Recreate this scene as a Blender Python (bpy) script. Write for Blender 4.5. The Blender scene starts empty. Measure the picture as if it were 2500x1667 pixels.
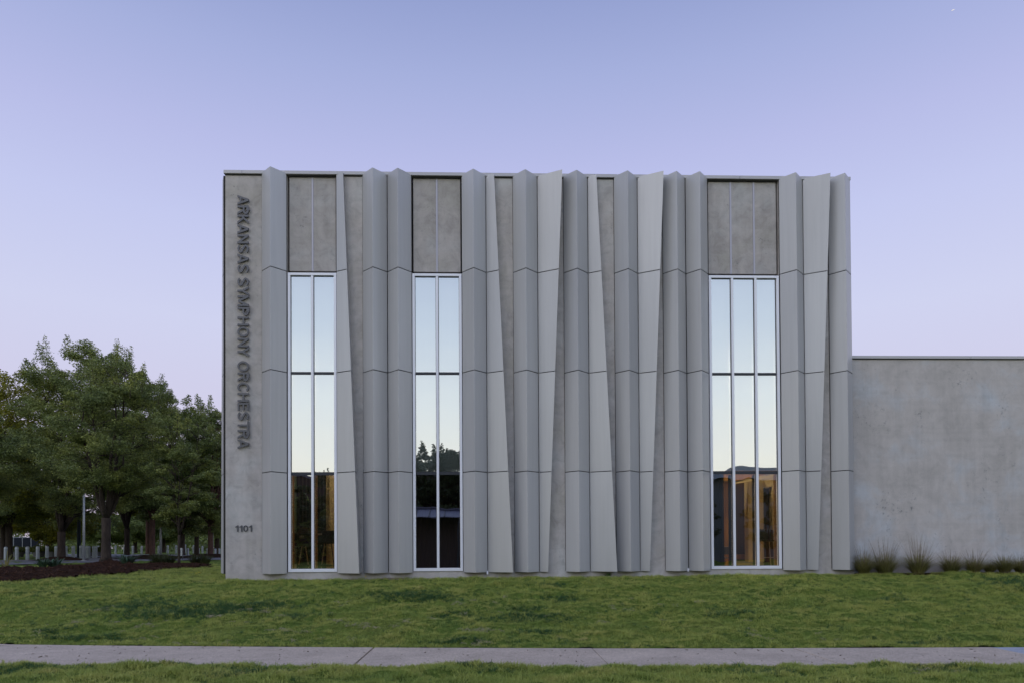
import bpy, bmesh, math, random
import numpy as np
from mathutils import Vector, Matrix
random.seed(7); rng = np.random.default_rng(7)
S = bpy.context.scene; COL = S.collection
PI = math.pi; R = math.radians

# ------------------------------------------------------------------ camera
F, CX, CY = 1700.0, 1250.0, 1310.09            # focal length and principal point for a 2500 px wide frame
YAW, PITCH, ROLL = R(1.8305), R(0.7554), R(-0.3430)
CAM = Vector((0, -17, 0.75))
def _rot():
    cy, sy = math.cos(YAW), math.sin(YAW); A = np.array([[cy, -sy, 0], [sy, cy, 0], [0, 0, 1]])
    cp, sp = math.cos(PITCH), math.sin(PITCH); B = np.array([[1, 0, 0], [0, cp, sp], [0, -sp, cp]])
    cr, sr = math.cos(ROLL), math.sin(ROLL); Cm = np.array([[cr, 0, sr], [0, 1, 0], [-sr, 0, cr]])
    return Cm @ B @ A
RM = _rot()
cam = bpy.data.cameras.new('camera'); camo = bpy.data.objects.new('camera', cam); COL.objects.link(camo)
cam.sensor_width = 36; cam.lens = 36 * F / 2500; cam.shift_y = (CY - 833.5) / 2500; cam.shift_x = 0
cam.clip_start = 0.1; cam.clip_end = 8000
r_, f_, u_ = RM[0], RM[1], RM[2]
camo.matrix_world = Matrix(((r_[0], u_[0], -f_[0], CAM.x), (r_[1], u_[1], -f_[1], CAM.y), (r_[2], u_[2], -f_[2], CAM.z), (0, 0, 0, 1)))
S.camera = camo
def ray(px, py):
    return RM.T @ np.array([(px - CX) / F, 1, -(py - CY) / F])
def at(px, py, Y):
    d = ray(px, py); t = (Y - CAM.y) / d[1]
    return Vector((CAM.x + d[0] * t, Y, CAM.z + d[2] * t))

# ------------------------------------------------------------------ world: clear sky after sunset, glow behind the camera
W = bpy.data.worlds.new('World'); S.world = W; W.use_nodes = True
nt = W.node_tree; nt.nodes.clear()
def wn(t): return nt.nodes.new(t)
tc = wn('ShaderNodeTexCoord'); sep = wn('ShaderNodeSeparateXYZ'); nt.links.new(tc.outputs['Generated'], sep.inputs[0])
def wramp(stops):
    r = wn('ShaderNodeValToRGB'); e = r.color_ramp.elements
    while len(e) > 1: e.remove(e[-1])
    e[0].position = stops[0][0]; e[0].color = (*stops[0][1], 1)
    for p, c in stops[1:]:
        k = e.new(p); k.color = (*c, 1)
    nt.links.new(sep.outputs['Z'], r.inputs['Fac']); return r
EAST = [(0.0, (.60, .52, .66)), (.10, (.63, .57, .715)), (.19, (.64, .62, .81)), (.29, (.635, .655, .87)), (.40, (.56, .595, .87)),
        (.48, (.485, .515, .81)), (.56, (.385, .44, .73)), (.63, (.29, .35, .63)), (.80, (.21, .27, .53)), (1.0, (.17, .23, .48))]
WEST = [(0.0, (1.0, .93, .70)), (.06, (1.0, .98, .80)), (.12, (.98, 1.0, .92)), (.2, (.86, .94, .96)), (.30, (.66, .77, .90)), (.42, (.47, .57, .78)),
        (.6, (.25, .35, .62)), (.80, (.20, .27, .53)), (1.0, (.17, .23, .48))]
WEST = [(p, tuple(v for v in c)) for p, c in WEST]
re_, rw_ = wramp(EAST), wramp(WEST)
wm = wn('ShaderNodeMix'); wm.data_type = 'RGBA'
wsc = wn('ShaderNodeMix'); wsc.data_type = 'RGBA'; wsc.blend_type = 'MULTIPLY'; wsc.inputs['Factor'].default_value = 1
wsc.inputs['B'].default_value = (1.50, 1.49, 1.52, 1)
nt.links.new(rw_.outputs[0], wsc.inputs['A'])
mr = wn('ShaderNodeMapRange'); mr.interpolation_type = 'SMOOTHSTEP'
mr.inputs['From Min'].default_value = .35; mr.inputs['From Max'].default_value = -.65
nt.links.new(sep.outputs['Y'], mr.inputs['Value']); nt.links.new(mr.outputs[0], wm.inputs['Factor'])
nt.links.new(re_.outputs[0], wm.inputs['A']); nt.links.new(wsc.outputs['Result'], wm.inputs['B'])
bg = wn('ShaderNodeBackground'); nt.links.new(wm.outputs['Result'], bg.inputs[0]); bg.inputs[1].default_value = .97
sky = wn('ShaderNodeTexSky'); sky.sky_type = 'NISHITA'; sky.sun_disc = False
SUN_EL, SUN_AZ = R(42), R(222)                  # soft glow, behind the camera and to its left
sky.sun_elevation = SUN_EL; sky.sun_rotation = SUN_AZ
bg2 = wn('ShaderNodeBackground'); nt.links.new(sky.outputs[0], bg2.inputs[0]); bg2.inputs[1].default_value = .006
ad = wn('ShaderNodeAddShader'); out = wn('ShaderNodeOutputWorld')
nt.links.new(bg.outputs[0], ad.inputs[0]); nt.links.new(bg2.outputs[0], ad.inputs[1]); nt.links.new(ad.outputs[0], out.inputs[0])
sl = bpy.data.lights.new('sun', 'SUN'); sl.energy = .50; sl.angle = R(38); sl.color = (1.0, .93, .84)
so = bpy.data.objects.new('sun', sl); COL.objects.link(so)
sd = Vector((math.sin(SUN_AZ) * math.cos(SUN_EL), math.cos(SUN_AZ) * math.cos(SUN_EL), math.sin(SUN_EL)))
so.rotation_euler = (-sd).to_track_quat('-Z', 'Y').to_euler()
S.view_settings.view_transform = 'Standard'; S.view_settings.look = 'None'; S.view_settings.exposure = 0
S.view_settings.gamma = 1; S.view_settings.use_curve_mapping = False

# ------------------------------------------------------------------ helpers
def thing(name, label, cat, loc=(0, 0, 0), rz=0, group=None, kind=None):
    o = bpy.data.objects.new(name, None); COL.objects.link(o); o.location = loc; o.rotation_euler = (0, 0, rz)
    o.empty_display_size = .2
    tag(o, label, cat, group, kind); return o
def tag(o, label=None, cat=None, group=None, kind=None):
    if label: o['label'] = label
    if cat: o['category'] = cat
    if group: o['group'] = group
    if kind: o['kind'] = kind
    return o
def mk(name, verts, faces, mat=None, parent=None, smooth=False):
    me = bpy.data.meshes.new(name); me.from_pydata([tuple(v) for v in verts], [], faces); me.update()
    if smooth:
        for p in me.polygons: p.use_smooth = True
    return ob(name, me, mat, parent)
def ob(name, me, mat=None, parent=None):
    if mat and not me.materials: me.materials.append(mat)
    o = bpy.data.objects.new(name, me); COL.objects.link(o)
    if parent: o.parent = parent
    return o
class MB:
    def __init__(s): s.v = []; s.f = []
    def box(s, x0, x1, y0, y1, z0, z1):
        b = len(s.v); s.v += [(x, y, z) for z in (z0, z1) for y in (y0, y1) for x in (x0, x1)]
        s.f += [tuple(b + i for i in q) for q in ((0, 2, 3, 1), (4, 5, 7, 6), (0, 1, 5, 4), (2, 6, 7, 3), (0, 4, 6, 2), (1, 3, 7, 5))]; return s
    def prism(s, poly0, z0, poly1, z1):
        b = len(s.v); n = len(poly0)
        s.v += [(x, y, z0) for x, y in poly0] + [(x, y, z1) for x, y in poly1]
        s.f += [tuple(b + n - 1 - i for i in range(n)), tuple(b + n + i for i in range(n))]
        s.f += [(b + i, b + (i + 1) % n, b + n + (i + 1) % n, b + n + i) for i in range(n)]; return s
    def tube(s, pts, rad, n=8, cap=True):
        b = len(s.v); pts = [Vector(p) for p in pts]
        for i, p in enumerate(pts):
            d = (pts[min(i + 1, len(pts) - 1)] - pts[max(i - 1, 0)]).normalized()
            a = d.orthogonal().normalized() if abs(d.z) < .9 else Vector((1, 0, 0)) - d * d.x
            a.normalize(); c = d.cross(a); r = rad[i] if hasattr(rad, '__len__') else rad
            s.v += [tuple(p + (a * math.cos(2 * PI * k / n) + c * math.sin(2 * PI * k / n)) * r) for k in range(n)]
        for i in range(len(pts) - 1):
            for k in range(n):
                s.f.append((b + i * n + k, b + i * n + (k + 1) % n, b + (i + 1) * n + (k + 1) % n, b + (i + 1) * n + k))
        if cap: s.f += [tuple(b + n - 1 - k for k in range(n)), tuple(b + (len(pts) - 1) * n + k for k in range(n))]
        return s
    def build(s, name, mat, parent=None, bevel=0, smooth=False):
        o = mk(name, s.v, s.f, mat, parent, smooth)
        if bevel:
            m = o.modifiers.new('bevel', 'BEVEL'); m.width = bevel; m.segments = 2; m.limit_method = 'ANGLE'; m.angle_limit = R(25)
        return o
def npmesh(name, V, Fq, k):
    me = bpy.data.meshes.new(name); V = np.asarray(V, np.float32); Fq = np.asarray(Fq, np.int32)
    me.vertices.add(len(V)); me.vertices.foreach_set('co', V.ravel())
    nf = len(Fq); me.loops.add(nf * k); me.loops.foreach_set('vertex_index', Fq.ravel())
    me.polygons.add(nf); me.polygons.foreach_set('loop_start', np.arange(nf, dtype=np.int32) * k)
    me.polygons.foreach_set('loop_total', np.full(nf, k, np.int32)); me.update(calc_edges=True); return me
_perm = rng.random((256, 256))
def vn(x, y, s=1.0, seed=0):
    x = np.asarray(x) * s + seed * 17.3 + 1000; y = np.asarray(y) * s + seed * 7.7 + 1000
    xi = np.floor(x).astype(int); yi = np.floor(y).astype(int); fx = x - xi; fy = y - yi
    fx = fx * fx * (3 - 2 * fx); fy = fy * fy * (3 - 2 * fy)
    g = lambda a, b: _perm[a % 256, b % 256]
    return (g(xi, yi) * (1 - fx) + g(xi + 1, yi) * fx) * (1 - fy) + (g(xi, yi + 1) * (1 - fx) + g(xi + 1, yi + 1) * fx) * fy

# ------------------------------------------------------------------ materials
def M(name): 
    m = bpy.data.materials.new(name); m.use_nodes = True; return m, m.node_tree, m.node_tree.nodes['Principled BSDF']
def simple(name, col, rough=.6, metal=0, spec=.5, emit=None):
    m, t, b = M(name); b.inputs['Base Color'].default_value = (*col, 1); b.inputs['Roughness'].default_value = rough
    b.inputs['Metallic'].default_value = metal; b.inputs['Specular IOR Level'].default_value = spec
    if emit: b.inputs['Emission Color'].default_value = (*emit[0], 1); b.inputs['Emission Strength'].default_value = emit[1]
    return m
def nz(t, scale, detail=4, rough=.55, vec=None, mapscale=None, dist=0):
    n = t.nodes.new('ShaderNodeTexNoise'); n.inputs['Scale'].default_value = scale; n.inputs['Detail'].default_value = detail
    n.inputs['Roughness'].default_value = rough; n.inputs['Distortion'].default_value = dist
    g = t.nodes.new('ShaderNodeNewGeometry'); src = g.outputs['Position']
    if mapscale:
        mp = t.nodes.new('ShaderNodeMapping'); mp.inputs['Scale'].default_value = mapscale; t.links.new(src, mp.inputs[0]); src = mp.outputs[0]
    t.links.new(src, n.inputs['Vector']); return n.outputs[0]
def ramp(t, fac, stops, interp='LINEAR'):
    r = t.nodes.new('ShaderNodeValToRGB'); r.color_ramp.interpolation = interp; e = r.color_ramp.elements
    while len(e) > 1: e.remove(e[-1])
    e[0].position = stops[0][0]; e[0].color = (*stops[0][1], 1)
    for p, c in stops[1:]: k = e.new(p); k.color = (*c, 1)
    t.links.new(fac, r.inputs[0]); return r.outputs[0]
def mixc(t, a, b, fac, mode='MIX'):
    m = t.nodes.new('ShaderNodeMix'); m.data_type = 'RGBA'; m.blend_type = mode
    for s, v in (('A', a), ('B', b), ('Factor', fac)):
        if hasattr(v, 'links') or hasattr(v, 'is_linked'): t.links.new(v, m.inputs[s])
        elif s == 'Factor': m.inputs[s].default_value = v
        else: m.inputs[s].default_value = (*v, 1)
    return m.outputs['Result']
def bump(t, b, h, strength=.3, dist=.01):
    n = t.nodes.new('ShaderNodeBump'); n.inputs['Strength'].default_value = strength; n.inputs['Distance'].default_value = dist
    t.links.new(h, n.inputs['Height']); t.links.new(n.outputs[0], b.inputs['Normal'])
def g3(v): return (v, v, v)
def concrete(name, base, warm=(1.05, 1.0, .93), cool=(.95, 1.0, 1.1), contrast=.18, soft=1):
    m, t, b = M(name)
    c1 = ramp(t, nz(t, .9, 6, .6, dist=.4), [(.3, tuple(base * (1 - contrast) * k for k in warm)), (.5, (base * 1.09, base * .99, base * .93)), (.72, tuple(base * (1 + contrast) * k for k in cool))])
    c2 = ramp(t, nz(t, 3.2, 8, .68, dist=.8), [(.30, g3(.74)), (.5, g3(.98)), (.75, g3(1.16))])
    c = mixc(t, c1, c2, .85 * soft, 'MULTIPLY')
    st = ramp(t, nz(t, 1.0, 5, .6, mapscale=(3.4, 3.4, .35)), [(.32, g3(.84)), (.55, g3(1.0)), (.75, g3(1.06))])
    c = mixc(t, c, st, .7, 'MULTIPLY')
    ln = ramp(t, nz(t, 1.0, 2, .5, mapscale=(.25, .25, 5.5)), [(.40, g3(.93)), (.52, g3(1.02))])
    c = mixc(t, c, ln, .4, 'MULTIPLY')
    spk = ramp(t, nz(t, 26, 4, .7), [(.30, g3(.72)), (.40, g3(1.0))]); c = mixc(t, c, spk, .8 * soft, 'MULTIPLY')
    mask = ramp(t, nz(t, 1.4, 3, .6, mapscale=(1.3, 1.3, .7)), [(.54, g3(0)), (.68, g3(1))])
    pit = ramp(t, nz(t, 11, 5, .8), [(.56, g3(0)), (.66, g3(1))])
    mm = t.nodes.new('ShaderNodeMath'); mm.operation = 'MULTIPLY'; t.links.new(mask, mm.inputs[0]); t.links.new(pit, mm.inputs[1])
    c = mixc(t, c, g3(base * .42), mm.outputs[0])
    t.links.new(c, b.inputs['Base Color']); b.inputs['Roughness'].default_value = .85; b.inputs['Specular IOR Level'].default_value = .25
    bump(t, b, nz(t, 34, 6, .7), .35, .012); return m
CONC = concrete('board_concrete', .44, warm=(1.12, 1.02, .90), cool=(1.04, 1.0, .96), contrast=.13)
CONCR = concrete('infill_concrete', .40, warm=(1.10, 1.02, .92), cool=(1.03, .99, .96), contrast=.13)
CONCW = concrete('wing_concrete', .475, warm=(1.10, 1.0, .93), cool=(.97, .99, 1.03), contrast=.13, soft=.55)
def panelmat(name, col):
    m, t, b = M(name)
    c = mixc(t, col, ramp(t, nz(t, .8, 3, .5, mapscale=(1, 1, .25)), [(.35, g3(.95)), (.65, g3(1.04))]), 1, 'MULTIPLY')
    oi = t.nodes.new('ShaderNodeObjectInfo'); c = mixc(t, c, ramp(t, oi.outputs['Random'], [(0, (.93, .935, .95)), (.5, (1, .995, .98)), (1, (1.05, 1.055, 1.06))]), 1, 'MULTIPLY')
    d = ramp(t, nz(t, 2.0, 6, .65, mapscale=(6, 6, .25)), [(.35, g3(.95)), (.6, g3(1.01))]); c = mixc(t, c, d, .8, 'MULTIPLY')
    t.links.new(c, b.inputs['Base Color']); b.inputs['Metallic'].default_value = .22; b.inputs['Roughness'].default_value = .38
    bump(t, b, nz(t, 1.7, 2), .10, .035); return m
PAN = panelmat('painted_aluminium', (.462, .450, .450))
COP = simple('coping_metal', (.46, .44, .45), .5, .2)
BACK = simple('gap_backing_and_shadow', (.03, .027, .025), .9)  # dark joint backing, also the painted shadow under the copings
FRAME = simple('white_aluminium', (.80, .79, .84), .4, .1)
RUB = simple('dark_gasket', (.02, .022, .03), .5)
STRIP = simple('joint_metal', (.44, .42, .47), .5, .2)
LET = simple('letter_metal', (.10, .097, .105), .4, .3)
def glassmat():
    m, t, b = M('window_glass'); t.nodes.remove(b)
    o = t.nodes['Material Output']; tr = t.nodes.new('ShaderNodeBsdfTransparent'); tr.inputs[0].default_value = (.74, .77, .76, 1)
    gl = t.nodes.new('ShaderNodeBsdfGlossy'); gl.inputs['Roughness'].default_value = 0; gl.inputs[0].default_value = (.99, 1, 1, 1)
    fr = t.nodes.new('ShaderNodeFresnel'); fr.inputs[0].default_value = 1.5
    ma = t.nodes.new('ShaderNodeMath'); ma.operation = 'ADD'; ma.inputs[1].default_value = .48; t.links.new(fr.outputs[0], ma.inputs[0])
    bp = t.nodes.new('ShaderNodeBump'); bp.inputs['Strength'].default_value = .12; bp.inputs['Distance'].default_value = .02
    t.links.new(nz(t, 1.3, 1), bp.inputs['Height']); t.links.new(bp.outputs[0], gl.inputs['Normal'])
    mx = t.nodes.new('ShaderNodeMixShader'); t.links.new(ma.outputs[0], mx.inputs[0]); t.links.new(tr.outputs[0], mx.inputs[1]); t.links.new(gl.outputs[0], mx.inputs[2])
    t.links.new(mx.outputs[0], o.inputs[0]); return m
GLASS = glassmat()
SHADE = simple('roller_shade_fabric', (.72, .75, .74), .9)

# ------------------------------------------------------------------ terrain
def yback(x): x = np.clip(x, -16, 16); return -5.63 - .094 * x + .0039 * x * x
def yfront(x): x = np.clip(x, -16, 16); return -7.41 - .069 * x + .0027 * x * x
def gh(x, y):
    x = np.asarray(x, float); y = np.asarray(y, float); yb = yback(x)
    t = np.clip((-.25 - y) / (-.25 - yb), 0, 1)
    k = t * .75 + .25 * t * t * (3 - 2 * t); z = (-.025 + .0025 * np.clip(x, -7, 12)) * (1 - k) - .905 * k
    d = np.hypot(x, y + 17)
    z = z + np.where(y > 0, .0105 * np.clip(d - 55, 0, 25), 0)
    return z
def G(px, py):                                  # where the line of sight meets the terrain
    d = ray(px, py); t = 4.0
    while t < 900:
        x, y, z = d[0] * t, CAM.y + d[1] * t, CAM.z + d[2] * t
        if z <= float(gh(x, y)): break
        t += .05 + t * .002
    return Vector((x, y, float(gh(x, y))))
def pip(x, y, poly):
    ins = np.zeros(np.shape(x), bool); n = len(poly)
    for i in range(n):
        x0, y0 = poly[i]; x1, y1 = poly[(i + 1) % n]
        if y0 == y1: continue
        c = ((y0 > y) != (y1 > y)) & (x < (x1 - x0) * (y - y0) / (y1 - y0) + x0); ins ^= c
    return ins
def grassground():
    m, t, b = M('grass_sward')
    c = ramp(t, nz(t, .55, 4, .6), [(.32, (.08, .13, .025)), (.5, (.12, .17, .03)), (.7, (.16, .19, .04))])
    c = mixc(t, c, ramp(t, nz(t, 9, 6, .75), [(.3, g3(.45)), (.5, g3(.95)), (.7, g3(1.35))]), .9, 'MULTIPLY')
    t.links.new(c, b.inputs['Base Color']); b.inputs['Roughness'].default_value = .95; b.inputs['Specular IOR Level'].default_value = .1
    bump(t, b, nz(t, 18, 5, .8), .9, .05); return m
SWARD = grassground()
# far ground: polar sheet round the camera
rad = [0.5]
while rad[-1] < 1500: rad.append(rad[-1] * 1.09 + .25)
na = 180; V = []; Fc = []
for i, r0 in enumerate(rad):
    for k in range(na):
        a = 2 * PI * k / na; x = r0 * math.sin(a); y = -17 + r0 * math.cos(a)
        V.append((x, y, float(gh(x, y)) - (.10 if r0 < 44 else 0)))
for i in range(len(rad) - 1):
    for k in range(na): Fc.append((i * na + k, i * na + (k + 1) % na, (i + 1) * na + (k + 1) % na, (i + 1) * na + k))
Fc.append(tuple(range(na - 1, -1, -1)))
tag(mk('ground', V, Fc, SWARD, None, True), kind='structure')
def mulchpts():
    return [(p.x, p.y) for p in [G(*q) for q in ((-140, 1432), (0, 1421), (90, 1418.5), (170, 1411), (270, 1405), (380, 1394), (440, 1389), (510, 1386),
            (512, 1381), (470, 1377.5), (400, 1377), (330, 1378.5), (270, 1374.5), (215, 1378.5), (120, 1386), (0, 1390), (-140, 1392))]]
MULCH = mulchpts()
def lawn_h(x, y):
    t = (vn(x, y * 1.6, 1.1, 1) - .5) * .08 + (vn(x, y * 2.0, 2.6, 2) - .5) * .11 + (vn(x, y * 1.8, 6.5, 3) - .5) * .05 + (vn(x, y, 15, 4) - .5) * .02
    edge = np.clip(np.minimum(np.abs(y - yback(x)), np.abs(y - yfront(x))) / .25, 0.35, 1)
    wall = np.clip((-y) / .5, .25, 1)
    return gh(x, y) + t * edge * np.where((y > -.6) & (x > -6.4), wall, 1)
def grid(name, xs, ys, hf, mat, keep=None, smooth=True):
    X, Y = np.meshgrid(xs, ys); Z = hf(X, Y); nx, ny = len(xs), len(ys)
    V = np.stack([X.ravel(), Y.ravel(), Z.ravel()], 1); idx = np.arange(nx * ny).reshape(ny, nx)
    Q = np.stack([idx[:-1, :-1], idx[:-1, 1:], idx[1:, 1:], idx[1:, :-1]], -1).reshape(-1, 4)
    if keep is not None:
        c = V[Q].mean(1); Q = Q[keep(c[:, 0], c[:, 1])]
        used = np.unique(Q); mp = np.zeros(len(V), int); mp[used] = np.arange(len(used)); V = V[used]; Q = mp[Q]
    me = npmesh(name, V, Q, 4)
    if smooth: me.polygons.foreach_set('use_smooth', np.ones(len(Q), bool))
    return ob(name, me, mat)
tag(grid('lawn', np.arange(-17, 17, .07), np.arange(-7.6, .06, .06), lambda x, y: np.where(y > yback(x), lawn_h(x, y), gh(x, y) - .2), SWARD,
         lambda x, y: y > yback(x) + .005), kind='structure')
def verge_h(x, y): return lawn_h(x, y) + .02 * np.clip((yfront(x) - y - .03) / .2, 0, 1)
tag(grid('grass_verge', np.arange(-12, 12, .06), np.arange(-10.2, -6.4, .05), verge_h, SWARD, lambda x, y: y < yfront(x) + .0), kind='structure')
tag(grid('side_lawn', np.arange(-34, -6.38, .22), np.arange(.06, 28, .22), lawn_h, SWARD), kind='structure')

# sidewalk slabs
def slabmat(name, base, tint):
    m, t, b = M(name)
    c = ramp(t, nz(t, 1.3, 5, .6), [(.3, tuple(base * .86 * k for k in tint)), (.7, tuple(base * 1.1 * k for k in tint))])
    c = mixc(t, c, ramp(t, nz(t, 95, 3, .8), [(.33, g3(.5)), (.5, g3(1)), (.68, g3(1.5))]), .9, 'MULTIPLY')
    c = mixc(t, c, ramp(t, nz(t, 22, 4, .75), [(.35, g3(.82)), (.6, g3(1.06))]), .9, 'MULTIPLY')
    c = mixc(t, c, ramp(t, nz(t, 5, 5, .7), [(.35, g3(.86)), (.6, g3(1.04))]), .8, 'MULTIPLY')
    t.links.new(c, b.inputs['Base Color']); b.inputs['Roughness'].default_value = .9; b.inputs['Specular IOR Level'].default_value = .2
    bump(t, b, nz(t, 80, 4, .7), .4, .006); return m
SW = slabmat('sidewalk_concrete', .42, (1.25, 1.03, .82)); SW2 = slabmat('new_concrete', .45, (.93, .98, 1.10))
sw = thing('sidewalk', None, None, (0, 0, 0), kind='structure')
jx = [-18, -14.9, -11.6, -8.4, -5.22, -1.92, 1.64, 4.84, 7.98, 11.2, 14.4, 17.6]
for i in range(len(jx) - 1):
    g = .016 if abs(jx[i] + 1.92) < .01 else .005; g2 = .016 if abs(jx[i + 1] + 1.92) < .01 else .005
    xs = np.linspace(jx[i] + g, jx[i + 1] - g2, 7); pb = [(x, float(yback(x))) for x in xs]; pf = [(x, float(yfront(x))) for x in xs]
    poly = pf + pb[::-1]
    o = MB().prism(poly, -1.05, poly, -.90 + random.uniform(-.004, .004)).build('slab', SW2 if jx[i] > 7.5 and jx[i] < 9 else SW, sw, bevel=.006)
    if jx[i] > 7.5 and jx[i] < 9: o['label'] = 'paler bluish slab at the right end'
MB().box(-18, 18, -9, -3.6, -1.2, -1.03).build('slab_bedding', simple('joint_dirt', (.035, .028, .022), .95), sw)

# street and light pavement on the left, beyond the trees
def sheet(name, pix, mat, lift, sub=1):
    P = [G(*q) for q in pix]; n = len(P) // 2; near, far = P[:n], P[n:][::-1]; V = []; Fq = []
    k = 8
    for a, b_ in zip(near, far):
        for j in range(k + 1):
            p = a.lerp(b_, j / k); V.append((p.x, p.y, float(gh(p.x, p.y)) + lift))
    for i in range(n - 1):
        for j in range(k): Fq.append((i * (k + 1) + j, (i + 1) * (k + 1) + j, (i + 1) * (k + 1) + j + 1, i * (k + 1) + j + 1))
    o = mk(name, V, Fq, mat); return tag(o, kind='structure')
asph, t_, b_ = M('asphalt'); c_ = ramp(t_, nz(t_, .4, 5, .6), [(.3, (.115, .115, .125)), (.7, (.16, .16, .175))]); t_.links.new(c_, b_.inputs['Base Color']); b_.inputs['Roughness'].default_value = .8
sheet('road', ((-160, 1386), (0, 1380), (110, 1377), (200, 1374.5), (330, 1371), (430, 1368.5), (560, 1366.5),
               (560, 1359), (430, 1358.5), (330, 1359.2), (200, 1363.5), (110, 1366.3), (0, 1368.2), (-160, 1373)), asph, .05)
sheet('pavement', ((160, 1361.3), (260, 1360.3), (330, 1358.4), (430, 1357.8), (560, 1358.2), (560, 1355.8), (430, 1354.6), (330, 1354), (260, 1353.3), (160, 1353.3)), SW2, .07)

# mulch bed: a mounded mesh over the lawn
mul, t_, b_ = M('bark_mulch'); c_ = ramp(t_, nz(t_, 13, 6, .8), [(.3, (.012, .006, .004)), (.5, (.038, .019, .012)), (.72, (.08, .042, .027))])
t_.links.new(c_, b_.inputs['Base Color']); b_.inputs['Roughness'].default_value = .95; b_.inputs['Specular IOR Level'].default_value = .05; bump(t_, b_, nz(t_, 22, 6, .85), 1, .06)
TB = {k: G(*v) for k, v in dict(main=(259, 1374), left=(150, 1368), thin=(437, 1374), mid=(372, 1363), right=(514, 1360), far=(8, 1364), brown=(361, 1351)).items()}
def mulch_h(x, y):
    z = lawn_h(x, y) + .05 + (vn(x, y, 5, 8) - .5) * .06 + (vn(x, y, 14, 9) - .5) * .04
    b = TB['main']; z = z + .22 * np.exp(-((x - b.x) ** 2 + (y - b.y) ** 2) / 5.0); return z
mx0, mx1 = min(p[0] for p in MULCH), max(p[0] for p in MULCH); my0, my1 = min(p[1] for p in MULCH), max(p[1] for p in MULCH)
tag(grid('mulch_bed', np.arange(mx0, mx1 + .1, .09), np.arange(my0, my1 + .1, .09), mulch_h, mul, lambda x, y: pip(x + (vn(x, y, 2, 3) - .5) * .3, y + (vn(x, y, 2, 4) - .5) * .5, MULCH)), kind='structure')
def mring(b, r, h):
    V = [(b.x, b.y, b.z + h)]; Fq = []
    for j in range(1, 5):
        for k in range(24):
            a = 2 * PI * k / 24; rr = r * j / 4 * (1 + .08 * math.sin(3 * a + b.x)); x, y = b.x + rr * math.cos(a), b.y + rr * math.sin(a)
            V.append((x, y, float(gh(x, y)) + .04 + h * (math.cos(PI * j / 4) * .5 + .5)))
    for k in range(24): Fq.append((0, 1 + k, 1 + (k + 1) % 24))
    for j in range(3):
        for k in range(24): Fq.append((1 + j * 24 + k, 1 + (j + 1) * 24 + k, 1 + (j + 1) * 24 + (k + 1) % 24, 1 + j * 24 + (k + 1) % 24))
    tag(mk('mulch_mound', V, Fq, mul, None, True), kind='structure')
mring(TB['left'], 1.9, .28); mring(TB['mid'], 3.0, .30); mring(TB['right'], 3.0, .3)

# ------------------------------------------------------------------ the concert hall
X0, X1, ZR = -6.367, 9.03, 9.80
hall = thing('concert_hall', 'tall concrete building with folded light grey metal panels, three tall windows and vertical sign lettering', 'building', (0, 0, 0))
WIN = [(-4.865, -3.695, 2), (-1.855, -.655, 2), (5.45, 7.205, 3)]; WZ0, WZ1 = .159, 7.406
# front wall pieces butt against each other
w = MB(); xs = X0
for a, b, _ in WIN:
    w.box(xs, a - .02, 0, .3, -.6, ZR); w.box(a - .02, b + .02, 0, .3, -.6, WZ0 - .005); xs = b + .02
w.box(xs, X1, 0, .3, -.6, ZR); w.build('front_wall', CONC, hall)
MB().box(X0, X0 + .3, .3, 18, -.6, ZR).box(X1 - .3, X1, .3, 18, -.6, ZR).box(X0, X1, 18, 18.3, -.6, ZR).build('side_wall', CONC, hall)
MB().box(X0 + .3, X1 - .3, .3, 18, 9.5, 9.7).build('roof', simple('roof_membrane', (.3, .3, .3), .9), hall)
# coping in segments
cs = [X0 - .03, -5.95, -2.9, .15, 3.2, 6.25, X1 + .01]
for i in range(len(cs) - 1):
    MB().box(cs[i] + .003, cs[i + 1] - .003, -.055, .42, 9.803, 9.885).build('coping', COP, hall, bevel=.006)
MB().box(X0 - .03, X0 + .33, .425, 18.3, 9.803, 9.885).build('coping', COP, hall)
MB().box(X0, X1, -.012, .01, 9.775, 9.802).build('painted_coping_shadow', BACK, hall)  # dark strip painted in for the shadow the coping casts
# infill concrete panels above the windows, with metal joint strips
for a, b, n in WIN:
    wd = (b - a) / n
    for i in range(n):
        MB().box(a + i * wd + .022, a + (i + 1) * wd - .022, .045, .25, 7.47, 9.772).build('concrete_panel', CONCR, hall, bevel=.008)
        if i: MB().box(a + i * wd - .0215, a + i * wd + .0215, .038, .24, 7.47, 9.772).build('joint_strip', STRIP, hall)
    MB().box(a - .019, b + .019, .255, .29, 7.44, 9.772).build('panel_backing', BACK, hall)
    MB().box(a - .005, b + .005, .02, .2, 7.409, 7.425).build('head_flashing', simple('head_flashing_metal', (.16, .14, .13), .5), hall)

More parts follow.
